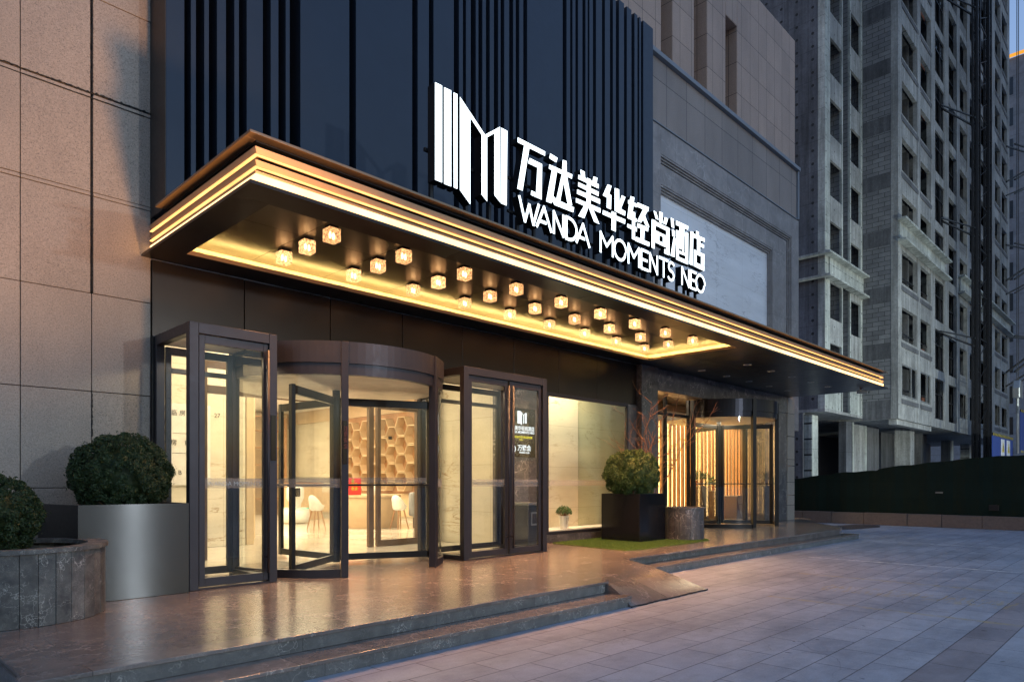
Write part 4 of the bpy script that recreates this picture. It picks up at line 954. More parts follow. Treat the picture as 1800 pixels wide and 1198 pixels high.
for z_ in (.8, 1.4, 2.0, 2.6, 3.2, 3.7): m.box(9.25, 12.0, 23.12, 23.48, z_, z_ + .04)
m.build('frame', 'wood_slat', t_)
t_ = thing('side_cabinet', (9.9, 19.6, GZ), 'low timber cabinet beside the service robot', 'cabinet')
MB().box(10.2, 11.2, 19.2, 19.7, GZ, 1.35).build('body', 'wood_light', t_); MB().box(10.16, 11.24, 19.16, 19.74, 1.355, 1.40).build('top', 'wood_slat', t_)
t_ = thing('framed_picture', (6.9, 23.65, 2.2), 'small framed landscape print on the rear lobby wall', 'picture')
MB().box(6.9, 7.7, 23.64, 23.69, 1.7, 2.7).build('frame', 'white_paint', t_); MB().box(6.98, 7.62, 23.625, 23.638, 1.9, 2.3).build('print', 'blue_sheet', t_)

# stone plinths with plants in the second entrance
def pedestal(x, y, w, h, label):
    t_ = thing('stone_pedestal', (x, y, GZ), label, 'pedestal')
    MB().prism_xy([(x - w / 2, y - w / 2), (x + w / 2, y - w / 2), (x + w / 2, y + w / 2), (x - w / 2, y + w / 2)], GZ + .002, h).build('body', 'wood_dark', t_)
    MB().add([(x - w / 2 - .002, y - w / 2 - .004, h), (x + w / 2, y - w / 2 - .004, h), (x + .05, y - w / 2 - .03, GZ + .02)], [(0, 1, 2)]).build('facet', 'granite_pale', t_, fix=False)
    MB().box(x - w / 2 - .01, x + w / 2 + .01, y - w / 2 - .035, y + w / 2 + .01, h, h + .03).build('top', 'granite_pale', t_, bevel=.004)
    return t_
pedestal(18.35, 10.15, .46, 1.26, 'taller faceted stone pedestal carrying a potted plant behind the second revolving door')
pedestal(20.5, 10.1, .42, .95, 'shorter faceted stone pedestal without a plant behind the second revolving door')
pedestal(19.45, 10.25, .36, 1.12, 'narrow dark pedestal between the two faceted pedestals')

# ------------------------------------------------------------------ foliage helpers
rng = random.Random(3)
def leaf_quads(mb, pts, size, up=.0):
    for p, nrm in pts:
        a = Vector((rng.gauss(0, 1), rng.gauss(0, 1), rng.gauss(0, 1))); nrm = (Vector(nrm) * 1.1 + a * .55).normalized()
        u = nrm.cross(Vector((rng.gauss(0, 1), rng.gauss(0, 1), rng.gauss(0, 1)))).normalized(); v = nrm.cross(u)
        s_ = size * rng.uniform(.6, 1.3); p = Vector(p)
        mb.add([p - u * s_ * .5, p + v * s_ * .28 + nrm * s_ * .1, p + u * s_ * .5, p - v * s_ * .28 + nrm * s_ * .1], [(0, 1, 2, 3)])
def boxball(name, x, y, z, rx, rz, label, n, size, mat, clumps, cr):
    """clipped bush: leaves gathered into many small clumps over a rounded crown, with stray shoots"""
    t_ = thing(name, (x, y, z - rz), label, 'clipped bush')
    cl = []
    for i in range(clumps):
        zz = 1 - 1.85 * (i + .5) / clumps; a = i * 2.39996 + rng.gauss(0, .12); h = math.sqrt(max(0, 1 - zz * zz))
        d = Vector((h * math.cos(a), h * math.sin(a), zz)); k = .90 + rng.gauss(0, .025)
        cl.append((Vector((x + d.x * rx * k, y + d.y * rx * k, z + d.z * rz * k)), d, cr * rng.uniform(.75, 1.35)))
    pts = []
    for _ in range(n):
        c0, d0, r0 = cl[int(rng.random() * clumps)]
        d = (Vector((rng.gauss(0, 1), rng.gauss(0, 1), rng.gauss(0, 1))).normalized() + d0 * .75).normalized()
        p = c0 + d * r0 * (1 - abs(rng.gauss(0, .16)))
        if rng.random() < .012: p = p + d0 * rng.uniform(.01, .05)
        pts.append((p, d))
    mb = MB(); leaf_quads(mb, pts, size); mb.build('crown', mat, t_, fix=False)
    mb = MB(); mb.lathe(x, y, [(rx * .74 * math.cos(R(a)), z + rz * .74 * math.sin(R(a))) for a in range(-75, 91, 15)], 24); mb.build('inner_foliage', mat, t_)
    MB().tube([(x, y, z - rz * 1.02), (x + .01, y, z - rz * .4)], [.035, .03], 8).build('trunk', 'bark', t_)
    return t_

# planters, left
t_ = thing('steel_planter', (2.25, 7.75, GZ), 'large brushed steel box planter against the granite wall by the left door', 'planter')
m = MB(); n = 14; o = []
for i in range(n + 1):
    x_ = 1.76 + (2.765 - 1.76) * i / n; bow = .035 * math.sin(PI * i / n)
    for z_ in (GZ + .004, 1.183): o.append((x_, 7.40 - bow * .4, z_))
m.add(o, [(2 * i, 2 * i + 2, 2 * i + 3, 2 * i + 1) for i in range(n)])
b0 = m; b0.build('front_sheet', 'brushed_steel', t_, smooth=True); m = MB()
m.add([(1.76, 7.40, GZ + .004), (1.62, 8.3, GZ + .004), (1.62, 8.3, 1.183), (1.76, 7.40, 1.183)], [(0, 1, 2, 3)]); m.build('side_sheet', 'dark_frame', t_); m = MB()
m.add([(2.765, 7.40, GZ + .004), (2.765, 8.3, GZ + .004), (2.765, 8.3, 1.183), (2.765, 7.40, 1.183)], [(0, 1, 2, 3)])
b_ = m.build('side_sheet', 'dark_frame', t_); so = b_.modifiers.new('thick', 'SOLIDIFY'); so.thickness = .02; so.offset = -1
MB().prism_xy([(1.77, 7.42), (2.75, 7.42), (2.75, 8.28), (1.64, 8.28)], 1.08, 1.12).build('soil', 'soil', t_)
boxball('boxwood_ball', 2.26, 7.86, 1.46, .475, .43, 'large dark green clipped boxwood ball in the brushed steel planter', 34000, .026, 'leaf_dark', 240, .058)
# stone planter, front left, rounded end
def rounded(cx, cy, r, x_left, n=20, yb=None):
    pts = [(x_left, cy - r), ]
    for j in range(n + 1):
        a = -PI / 2 + PI * j / n; pts.append((cx + r * math.cos(a), cy + r * math.sin(a)))
    pts.append((x_left, cy + r)); return pts
t_ = thing('stone_planter', (1.0, 7.2, GZ), 'low dark marble planter with curved end and a pale rim at the left edge', 'planter')
cx_, cy_, r_ = 1.22, 7.16, .68
m = MB(); nt = 13; tl = []
path = [(.60, 6.50), (.80, 6.475)] ; path = []
for j in range(0, 33):
    a = -PI * .62 + PI * 1.1 * j / 32; path.append((cx_ + r_ * math.cos(a), cy_ + r_ * math.sin(a)))
path = [(.30, 6.72), (.62, 6.60)] + path + [(.9, 7.9), (.30, 7.9)]
# resample into vertical slabs
seg = []; acc = 0
pl_ = [Vector((p[0], p[1], 0)) for p in path]
cum = [0]
for i in range(1, len(pl_)): cum.append(cum[-1] + (pl_[i] - pl_[i - 1]).length)
def at(s_):
    for i in range(1, len(cum)):
        if cum[i] >= s_: k = (s_ - cum[i - 1]) / (cum[i] - cum[i - 1]); return pl_[i - 1].lerp(pl_[i], k)
    return pl_[-1]
ns = int(cum[-1] / .125); cen = Vector((cx_ - .1, cy_, 0))
for k in range(ns):
    a, b = at(cum[-1] * k / ns), at(cum[-1] * (k + 1) / ns); d = (b - a); a2, b2 = a + d * .015, b - d * .015
    nrm = Vector((d.y, -d.x, 0)).normalized(); off = rng.uniform(-.002, .002)
    ia, ib = a2 - nrm * .03, b2 - nrm * .03
    m.add([(p.x + nrm.x * off, p.y + nrm.y * off, z_) for z_ in (GZ + .002, .83) for p in (a2, b2, ib, ia)], [(3, 2, 1, 0), (4, 5, 6, 7), (0, 1, 5, 4), (1, 2, 6, 5), (2, 3, 7, 6), (3, 0, 4, 7)])
m.build('body', 'marble_planter', t_, bevel=.002)
inner = [(p.x + (cen.x - p.x) * .17, p.y + (cen.y - p.y) * .17) for p in pl_]
outer = [(p.x + (cen.x - p.x) * -.03, p.y + (cen.y - p.y) * -.03) for p in pl_]
m = MB(); n = len(pl_)
vs = [(*p, .832) for p in outer] + [(*p, .868) for p in outer] + [(*p, .832) for p in inner] + [(*p, .868) for p in inner]
fs = []
for i in range(n - 1): fs += [(i, i + 1, n + i + 1, n + i), (n + i, n + i + 1, 3 * n + i + 1, 3 * n + i), (2 * n + i + 1, 2 * n + i, 3 * n + i, 3 * n + i + 1), (i + 1, i, 2 * n + i, 2 * n + i + 1)]
m.add(vs, fs); m.build('rim', 'marble_planter', t_)
MB().prism_xy([(p[0] + (cen.x - p[0]) * .06, p[1] + (cen.y - p[1]) * .06) for p in [(q.x, q.y) for q in pl_]], .70, .74).build('soil', 'soil', t_)
boxball('boxwood_ball', 1.02, 7.38, 1.10, .46, .38, 'clipped boxwood ball in the curved marble planter, half cut by the left picture edge', 28000, .025, 'leaf_dark', 200, .054)
# right side planters
t_ = thing('black_planter', (11.41, 7.73, GZ), 'square glossy black planter standing on artificial grass', 'planter')
m = MB(); m.box(10.957, 11.86, 7.282, 7.31, GZ + .01, 1.178); m.box(10.957, 11.86, 8.155, 8.18, GZ + .01, 1.178); m.box(10.957, 10.985, 7.31, 8.155, GZ + .01, 1.178); m.box(11.832, 11.86, 7.31, 8.155, GZ + .01, 1.178)
m.build('body', 'black_gloss', t_, bevel=.004)
MB().box(10.986, 11.83, 7.312, 8.153, 1.05, 1.10).build('soil', 'soil', t_)
boxball('boxwood_ball', 11.30, 7.68, 1.55, .51, .45, 'olive green clipped bush in the square black planter', 17000, .040, 'leaf_mid', 85, .105)
t_ = thing('round_stone_planter', (12.27, 7.10, GZ), 'round grey marble drum planter beside the square black planter', 'planter')
m = MB()
for k in range(22):
    a, b = 2 * PI * (k + .02) / 22, 2 * PI * (k + .98) / 22
    m.arc_wall(12.27, 7.10, .36, .385 + rng.uniform(-.002, .002), GZ + .002, .87, a, b, 2)
m.build('body', 'marble_grey', t_)
MB().lathe(12.27, 7.10, [(.33, .84), (.33, .905), (.40, .905), (.40, .872), (.385, .872)], 40).build('rim', 'marble_grey', t_)
MB().lathe(12.27, 7.10, [(.0, .86), (.34, .86)], 30).build('soil', 'soil', t_)
# bare shrub rising behind the olive bush
t_ = thing('bare_shrub', (12.5, 7.95, GZ), 'leafless reddish brown shrub rising behind the olive bush', 'shrub')
MB().lathe(12.5, 7.95, [(.0, GZ + .01), (.13, GZ + .01), (.17, .72), (.15, .72), (.0, .68)], 20).build('pot', 'black_metal', t_)
m = MB()
def branch(p, d, L, r, lev):
    pts = [p]; rr = [r]; k = 6
    for i in range(k):
        d = (d + Vector((rng.gauss(0, .10), rng.gauss(0, .10), rng.gauss(.02, .06)))).normalized(); p = p + d * L / k; pts.append(p); rr.append(r * (1 - .6 * (i + 1) / k))
        if lev < 3 and i >= 1 and rng.random() < (.75 if lev < 2 else .5):
            dv = (d + Vector((rng.gauss(0, .6), rng.gauss(0, .6), rng.gauss(.1, .25)))).normalized(); branch(p, dv, L * rng.uniform(.4, .62), r * .6, lev + 1)
    m.tube(pts, rr, 5)
for k in range(6):
    a = 2 * PI * k / 6 + .3; branch(Vector((12.5, 7.95, .7)), Vector((.30 * math.cos(a), .30 * math.sin(a), 1)).normalized(), rng.uniform(1.35, 1.8), .016, 0)
m.build('branches', 'bark', t_)
# artificial grass mat
gp = [(9.62, 7.35), (9.55, 6.62), (9.95, 6.50), (10.6, 6.58), (11.4, 6.55), (12.35, 6.60), (12.55, 6.78), (11.9, 7.2), (11.88, 8.3), (12.0, 8.42), (9.75, 8.42)]
m = MB(); m.prism_xy(gp, GZ + .001, GZ + .012)
def inside(x, y, P_):
    c = False; j = len(P_) - 1
    for i in range(len(P_)):
        if (P_[i][1] > y) != (P_[j][1] > y) and x < (P_[j][0] - P_[i][0]) * (y - P_[i][1]) / (P_[j][1] - P_[i][1]) + P_[i][0]: c = not c
        j = i
    return c
cnt = 0
while cnt < 26000:
    x, y = rng.uniform(9.5, 12.6), rng.uniform(6.45, 8.45)
    if inside(x, y, gp) and not (10.95 < x < 11.87 and 7.27 < y < 8.19):
        h = rng.uniform(.012, .03); a = rng.uniform(0, PI); dx, dy = .004 * math.cos(a), .004 * math.sin(a); lx, ly = rng.gauss(0, .008), rng.gauss(0, .008)
        m.add([(x - dx, y - dy, GZ + .010), (x + dx, y + dy, GZ + .010), (x + lx, y + ly, GZ + .010 + h)], [(0, 1, 2)]); cnt += 1
tag(m.build('artificial_grass', 'turf', fix=False), kind='stuff', label='green artificial grass mat under the black planter', cat='artificial grass')
# potted plant in the window
def potted(name, x, y, z, pr, ph, pm, n, spread, hgt, mat, label, size):
    t_ = thing(name, (x, y, z), label, 'potted plant')
    MB().lathe(x, y, [(.0, z + .001), (pr * .68, z + .001), (pr, z + ph), (pr * .92, z + ph), (pr * .9, z + ph - .02), (.0, z + ph - .02)], 24).build('pot', pm, t_, smooth=False)
    mb = MB(); st = MB(); pts = []
    for _ in range(n):
        a = rng.uniform(0, 2 * PI); rr = spread * math.sqrt(rng.random()); hz = hgt * rng.uniform(.25, 1) * (1 - .5 * (rr / spread) ** 2)
        p = (x + rr * math.cos(a), y + rr * math.sin(a), z + ph + hz); pts.append((p, (math.cos(a) * .5, math.sin(a) * .5, .8)))
        if rng.random() < .12: st.tube([(x + rr * .2 * math.cos(a), y + rr * .2 * math.sin(a), z + ph - .01), p], .003, 4)
    leaf_quads(mb, pts, size); mb.build('leaves', mat, t_, fix=False); st.build('stems', 'bark', t_)
    return t_
pw_ = potted('potted_plant', 10.70, 8.93, .46, .105, .26, 'white_paint', 500, .16, .22, 'leaf_bright', 'small leafy plant in a white lettered pot on the window ledge', .045)
text_mesh('pot_lettering', '清\n风\n徐\n来', .035, 'black_metal', pw_, (10.64, 8.822, .66), (R(90), 0, 0), .0005)
text_mesh('pot_lettering', '花\n开', .035, 'black_metal', pw_, (10.69, 8.822, .66), (R(90), 0, 0), .0005)
potted('potted_plant', 18.35, 10.12, 1.292, .13, .15, 'terracotta', 380, .30, .30, 'leaf_mid', 'leafy plant in a terracotta pot on the taller faceted pedestal', .085)
potted('potted_plant', 19.45, 10.2, 1.152, .11, .12, 'terracotta', 260, .30, .32, 'leaf_bright', 'trailing green plant on the narrow dark pedestal', .085)
# ------------------------------------------------------------------ hoarding and kerb wall
t_ = thing('site_hoarding', (24.8, 2, 0), 'dark green construction hoarding along the site edge', 'hoarding')
ys = [10.4, 9.92, 8.08, 7.08, 7.06, 5.53, 4.22, 3.2, 1.5, -2, -8]; zs = [1.50, 1.52, 1.75, 1.79, 1.87, 2.03, 2.16, 2.2, 2.25, 2.3, 2.3]
m = MB(); o = []
n = 160
for i in range(n + 1):
    y = 10.4 + (-18.4) * i / n
    for k in range(len(ys) - 1):
        if ys[k] >= y >= ys[k + 1]: z = zs[k] + (zs[k + 1] - zs[k]) * (ys[k] - y) / max(1e-6, ys[k] - ys[k + 1]); break
    xx = 24.8 + .02 * math.sin(y * 5.3) + .012 * math.sin(y * 13)
    for zz, dx in ((.36, .01), (.9, -.012), (1.4, .012), (z + .012 * math.sin(y * 7), 0)): o.append((xx + dx, y, zz))
m.add(o, [(4 * i + j, 4 * i + 4 + j, 4 * i + 5 + j, 4 * i + 1 + j) for i in range(n) for j in range(3)])
h_ = m.build('cloth', 'hoarding_green', t_); so = h_.modifiers.new('thick', 'SOLIDIFY'); so.thickness = .03; so.offset = -1 
for y in (10.3, 8.9, 7.07, 5.2, 3.3, 1.4, -1, -4, -7.5): MB().box(24.86, 24.92, y - .03, y + .03, 0, 1.5).build('support_post', 'steel_dull', t_)
m = MB(); m.box(24.75, 24.765, 5.25, 5.45, 1.05, 1.10); m.build('patch', 'steel_dull', t_); m = MB(); m.box(24.75, 24.765, 3.8, 4.05, .55, .72); m.build('patch', 'dark_frame', t_)
m = MB(); y = 10.5
for L in (1.05, .98, 1.02, 1.3, .95, 1.05, 1.1, 1.0, 1.05, 1.0, 1.1, 1.0, 1.2, 1.1, 1.0, 1.2): m.box(24.4 + rng.uniform(-.006, .006), 24.75, y - L + .012, y, 0, .385 + rng.uniform(-.006, .006)); y -= L
tag(m.build('kerb_wall', 'kerb_stone', bevel=.01), 'low wall of reddish stone blocks below the green hoarding', 'low wall')

# ------------------------------------------------------------------ unfinished concrete tower
T = thing('unfinished_tower', (55, 14, 0), 'unfinished grey concrete tower block with open window holes', 'building')
FH = 3.11; NF = 14; ZT = 50
fr = MB(); pale = MB(); side = MB(); blk = MB(); blf = MB(); dim = MB(); dk = MB(); ledge = MB(); foil = MB(); brick = MB(); wfm = MB(); gl_ = MB()
# volume A (set back) ----
AX0, AX1, AY = 35.4, 41.1, 12.6
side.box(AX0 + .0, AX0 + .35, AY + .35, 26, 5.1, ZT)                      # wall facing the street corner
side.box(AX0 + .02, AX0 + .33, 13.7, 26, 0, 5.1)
posts = [(35.4, 36.12), (37.74, 38.0), (39.05, 39.25), (40.71, 40.76), (41.0, 41.78 - .68)]
pale.box(35.4, 36.12, AY, AY + .34, 5.1, ZT); pale.box(37.80, 37.98, AY + .002, AY + .12, 5.1, ZT); pale.box(39.07, 39.23, AY + .003, AY + .12, 5.1, ZT); pale.box(40.80, 41.09, AY, AY + .12, 5.1, ZT)
blk.box(37.82, 38.10, AY + .125, AY + 2.3, 5.1, ZT); blk.box(39.08, 39.22, AY + .125, AY + 2.4, 5.1, ZT)
blf.box(36.13, 40.74, AY + 2.4, AY + 2.6, 5.1, ZT)
for k in range(-4, 12):
    zt = 14.69 + FH * k
    if zt > ZT: break
    if zt < 6: continue
    fr.box(36.12, 37.80, AY + .01, AY + .12, max(5.1, zt), zt + 1.27); fr.box(39.23, 40.80, AY + .01, AY + .12, max(5.1, zt - .35), zt + .92)
    fr.box(37.98, 39.05, AY + .5, AY + .8, max(5.1, zt + .3), zt + .85)
    fr.box(36.12, 40.75, AY + .36, AY + 2.4, zt + .55, zt + .68)
pale.box(36.12, 37.74, AY + .012, AY + .33, 5.1, 7.2); pale.box(39.25, 40.75, AY + .012, AY + .33, 5.1, 6.7)
for z_ in (12.84, 11.70): ledge.box(35.05, 41.5, AY - .38, AY - .001, z_ - .08, z_ + .02); ledge.box(35.06, 35.399, AY + .0, 18.5 if z_ > 12 else 16, z_ - .08, z_ + .02)
pale.box(35.9, 41.09, AY - .06, AY + .0, 11.72, 12.75)
# volume B ----
BX0, BX1, BY = 41.1, 75.5, 10.8
blk.box(BX0, BX0 + .3, BY + .36, 12.59, 5.4, ZT); blk.box(BX0 + .01, BX0 + .3, 12.61, 24, 5.1, ZT)
fr.box(BX0 - .012, BX0 + .35, BY + .002, BY + .36, 4.85, ZT)
for k in range(-3, 12):
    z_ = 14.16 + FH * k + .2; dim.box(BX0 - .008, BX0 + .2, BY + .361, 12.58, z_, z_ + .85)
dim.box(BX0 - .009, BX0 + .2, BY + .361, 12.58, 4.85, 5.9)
wins = [(41.81, 44.95, 1.8, 0), (45.61, 48.0, 1.8, 0), (48.99, 51.4, 2.55, 1), (52.57, 54.9, 2.5, 2), (55.77, 58.1, 1.85, 3), (58.98, 61.2, 1.85, 3), (62.81, 65.2, 1.85, 3), (68.6, 71.1, 1.8, 0), (71.69, 74.4, 1.8, 0)]
xs = [BX0 + .35] + [v for w_ in wins for v in w_[:2]] + [BX1]
for i in range(0, len(xs), 2): fr.box(xs[i], xs[i + 1], BY, BY + .24, 4.85, ZT)
for k in range(-2, 12):
    zt = 14.16 + FH * k
    for (a, b, h, ty) in wins:
        off = {0: 0, 1: .0, 2: -.05, 3: -.25}[ty]; top = zt + off
        nxt = top + FH - h
        fr.box(a, b, BY + .03, BY + .22, top, nxt) if ty != 3 else blf.box(a, b, BY + .06, BY + .20, top + .45, nxt)
        if ty == 3: fr.box(a, b, BY + .02, BY + .22, top, top + .45)
        if k == -2: fr.box(a, b, BY + .031, BY + .22, 4.85, top - h)
        if ty == 0 and a < 50: fr.box(a, a + .0, BY, BY, 0, 0) if False else None
        wfm = MB()
        if ty == 1:
            for xx in (a + .02, (a + b) / 2 + .3, b - .10): wfm.box(xx, xx + .07, BY + .08, BY + .14, top - h, top)
            for zz in (top - h + .02, top - 1.0, top - .09): wfm.box(a, b, BY + .081, BY + .139, zz, zz + .07)
            brick.box(a + .1, (a + b) / 2 + .2, BY + .9, BY + 1.1, top - h, top - 1.1); gl_ = MB(); gl_.add([(a + .05, BY + .11, top - 1), (b - .1, BY + .11, top - 1), (b - .1, BY + .11, top - .1), (a + .05, BY + .11, top - .1)], [(0, 1, 2, 3)])
        if ty == 0: dim.box(a - .15, b + .25, BY - .006, BY + .02, top - h - .42, top - h - .16)
        if ty == 2:
            for xx in (a + .02, b - .10): wfm.box(xx, xx + .08, BY + .2, BY + .3, top - h, top)
            wfm.box(a, b, BY + .201, BY + .299, top - 1.2, top - 1.12)
        if ty == 3: dim.box(b - .9, b - .7, BY + .5, BY + 2.5, top - h, top)
        if k == -2 and ty in (0, 3):
            fo_ = MB()
            for xx in (a, b - .14) + (((a + b) / 2 + .35,) if a < 50 else ()): fo_.box(xx, xx + .13, BY + .02, BY + .1, top - h, top)
            fo_.box(a + .13, b - .14, BY + .03, BY + .09, top - .09, top); fo_.box(a + .13, b - .14, BY + .03, BY + .09, top - h, top - h + .09); fo_.build('foil_wrapped_frame', 'foil', T)
        if ty == 0 and k < 1:
            wfm.box(a, b, BY + .2, BY + .24, top - h + .45, top - h + .5)
        if wfm.v:
            wo_ = wfm.build('window', 'black_metal', T)
            if ty == 1: gl_.build('pane', 'tower_glass', wo_)
for z_ in (15.66, 14.53):
    ledge.box(41.0, 51.5, BY - .42, BY - .001, z_ - .10, z_ + .02); ledge.box(55.3, 63.0, BY - .40, BY - .001, z_ - .10, z_ + .02); ledge.box(64.0, 75.9, BY - .42, BY - .001, z_ - .10, z_ + .02)
pale.box(41.1, 51.2, BY - .08, BY - .002, 14.56, 15.55); pale.box(64.3, 75.5, BY - .08, BY - .002, 14.56, 15.55); pale.box(55.5, 62.8, BY - .08, BY - .002, 14.56, 15.55)
# floor slabs and back sheets, coloured dark to stand for shade inside the openings
for k in range(-3, 12):
    z_ = 14.16 + FH * k + .35
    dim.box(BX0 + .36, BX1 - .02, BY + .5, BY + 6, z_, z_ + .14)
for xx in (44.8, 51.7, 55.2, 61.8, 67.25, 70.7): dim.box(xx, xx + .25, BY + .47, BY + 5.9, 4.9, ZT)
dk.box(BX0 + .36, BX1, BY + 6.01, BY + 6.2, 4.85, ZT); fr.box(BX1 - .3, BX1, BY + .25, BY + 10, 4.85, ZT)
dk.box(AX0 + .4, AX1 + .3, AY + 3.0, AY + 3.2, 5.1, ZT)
fr.box(BX0 + .0, BX1, BY + .25, 24, 4.84, 5.15); fr.box(AX0, AX1 - .01, AY + .0, 24, 4.95, 5.095)
fr.box(41.2, 48.5, 10.9, 11.3, 4.55, 4.83)
# ground floor columns
for x0, x1, y0, y1, mb in ((35.56, 36.4, 13.3, 13.68, pale), (40.6, 41.6, 13.3, 13.7, side), (41.62, 41.80, 13.28, 14, pale), (41.81, 43.79, 13.3, 13.6, fr), (43.8, 44.1, 13.28, 14, pale), (44.11, 47.2, 13.5, 13.8, dim), (48.3, 49.2, 12.0, 12.9, fr), (50.0, 54.5, 14.5, 14.8, dim), (55.0, 56.6, 13.0, 13.9, dim), (57, 64, 16, 16.3, dim), (65.37, 66.36, 13.3, 14, pale), (68, 71, 16, 16.3, dim), (72.47, 73.42, 13.3, 14, pale)):
    mb.box(x0, x1, y0, y1, 0, 4.83)
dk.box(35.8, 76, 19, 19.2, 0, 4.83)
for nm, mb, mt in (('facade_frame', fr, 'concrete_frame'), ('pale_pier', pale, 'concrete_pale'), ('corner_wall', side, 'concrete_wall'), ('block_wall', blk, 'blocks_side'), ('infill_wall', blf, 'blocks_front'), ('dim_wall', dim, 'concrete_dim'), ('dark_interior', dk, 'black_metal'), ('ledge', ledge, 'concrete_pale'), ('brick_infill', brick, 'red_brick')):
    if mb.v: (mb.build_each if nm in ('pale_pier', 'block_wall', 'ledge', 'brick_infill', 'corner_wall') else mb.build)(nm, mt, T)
# construction hoist mast with wall ties
t_ = thing('hoist_mast', (54.5, 9.3, 2.5), 'black lattice construction hoist mast standing against the unfinished tower', 'hoist mast')
def lattice(mb, x0, x1, y0, y1, z0, z1, step, w, bw):
    for x_ in (x0, x1):
        for y_ in (y0, y1): mb.box(x_ - w, x_ + w, y_ - w, y_ + w, z0, z1)
    z = z0; k = 0
    while z < z1:
        zb = min(z + step, z1)
        for (pa, pb) in (((x0, y0), (x1, y0)), ((x1, y0), (x1, y1)), ((x1, y1), (x0, y1)), ((x0, y1), (x0, y0))):
            mb.bar((*pa, z), (*pb, z), bw); mb.bar((*(pa if k % 2 else pb), z), (*(pb if k % 2 else pa), zb), bw)
        z = zb; k += 1
m = MB(); lattice(m, 53.0, 53.8, 9.3, 9.55, 2.6, 48, 1.5, .06, .035); m.build('mast', 'black_metal', t_)
m = MB(); lattice(m, 56.8, 57.6, 9.3, 9.55, 2.6, 48, 1.5, .06, .035); m.build('mast', 'black_metal', t_)
m = MB()
for z_ in (10.3, 17.5, 24.7, 31.9): m.bar((53.2, 9.5, z_), (50.6, 10.75, z_ + .6), .09); m.bar((53.2, 9.4, z_ + .5), (50.2, 10.75, z_ + .7), .07)
for z_ in range(5, 48, 3): m.bar((53.8, 9.4, z_), (56.8, 9.4, z_), .06); m.bar((53.8, 9.4, z_ + .0), (56.8, 9.4, z_ + 1.5), .04); m.bar((53.8, 9.4, z_ + 1.5), (56.8, 9.4, z_ + 3.0), .04)
m.build('wall_tie', 'black_metal', t_)
MB().box(51.8, 58.6, 8.3, 10.2, 2.45, 2.62).build('base_frame', 'leaf_bright', t_)
MB().box(52.4, 58.0, 8.8, 10.0, 0, 2.44).build('base_support', 'black_metal', t_)

# banners on the site fence
def banner(x, y, w, z0, z1, label, signs):
    t_ = thing('site_banner', (x + w / 2, y, z0), label, 'banner')
    MB().box(x, x + w, y, y + .06, z0, z1).build('sheet', 'blue_sheet', t_)
    m = MB(); k = 0; s_ = x
    while s_ < x + w - .2:
        for z_ in (z0 - .17, z1 + .01): m.add([(s_, y - .012, z_), (s_ + .2, y - .012, z_), (s_ + .34, y - .012, z_ + .16), (s_ + .14, y - .012, z_ + .16)], [(0, 1, 2, 3)])
        s_ += .45
    m.build('hazard_stripe', 'yellow_paint', t_, fix=False)
    MB().box(x, x + w, y + .0, y + .05, z1 + .0, z1 + .18).build('stripe_backing', 'black_metal', t_); 
    for sx in signs:
        MB().box(sx - .55, sx + .55, y - .03, y - .002, z0 + .12, z1 - .10).build('sign_card', 'white_plastic', t_)
        zc = (z0 + z1) / 2 + .08; m = MB(); m.prism_xz([(sx - .36, zc - .25), (sx + .36, zc - .25), (sx, zc + .36)], y - .045, y - .032); m.build('warning_triangle', 'yellow_paint', t_)
        m = MB(); m.prism_xz([(sx - .05, zc - .02), (sx + .05, zc - .02), (sx + .05, zc + .17), (sx - .05, zc + .17)], y - .055, y - .046); m.prism_xz([(sx - .045, zc - .14), (sx + .045, zc - .14), (sx + .045, zc - .06), (sx - .045, zc - .06)], y - .055, y - .046); m.build('exclamation_mark', 'black_metal', t_)
        text_mesh('card_lettering', '当心坠落', .2, 'black_metal', t_, (sx, y - .033, z0 + .17), (R(90), 0, 0), .002, 'CENTER')
banner(50.2, 8.0, 7.0, 2.75, 4.25, 'blue site banner with two yellow warning triangles near the hoist mast', (53.4, 55.4))
banner(57.6, 7.6, 6.0, 3.6, 6.2, 'taller plain blue site banner at the right picture edge', ())
# crane hook block hanging at the far right
t_ = thing('crane_hook', (46.4, 6.2, 6.1), 'grey crane hook block hanging on two cables at the far right', 'crane hook')
m = MB(); m.prism_xz([(45.95, 6.0), (46.9, 6.0), (46.95, 6.55), (46.75, 7.0), (46.1, 7.0), (45.9, 6.55)], 6.1, 6.45); m.build('hook_block', 'steel_dull', t_, bevel=.05)
MB().tube([(46.4, 6.27, 6.0), (46.4, 6.27, 5.6), (46.55, 6.27, 5.4), (46.4, 6.27, 5.2), (46.25, 6.27, 5.35)], .07, 8).build('hook', 'steel_dull', t_)
for x_ in (46.15, 46.7): MB().tube([(x_, 6.27, 7.0), (x_, 6.27, 40)], .02, 5).build('cable', 'black_metal', t_)
MB().tube([(46.4, 6.27, 5.3), (46.3, 6.27, 4.3), (46.42, 6.27, 3.0)], .05, 6).build('sling', 'steel_dull', t_)

# far clad building; sunset light on its roof edge is painted as emission
t_ = thing('far_building', (110, 20, 0), 'distant grey panel clad building with dark windows and a painted sunset glow along the roof edge', 'building')
FX0, FY0, FY1, FZ = 110.0, -30.0, 40.0, 57.0
MB().box(FX0, FX0 + 25, FY0, FY1, 0, FZ).build('wall', 'far_tiles', t_)
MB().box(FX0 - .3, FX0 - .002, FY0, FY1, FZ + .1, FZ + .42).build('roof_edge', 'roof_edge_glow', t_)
for k in range(0, 13):
    for yy in (15.35, 10.2, 5.0): MB().box(FX0 - .05, FX0 - .003, yy, yy + .9, 3.6 + k * 4.05, 5.9 + k * 4.05).build('window', 'window_dark', t_)

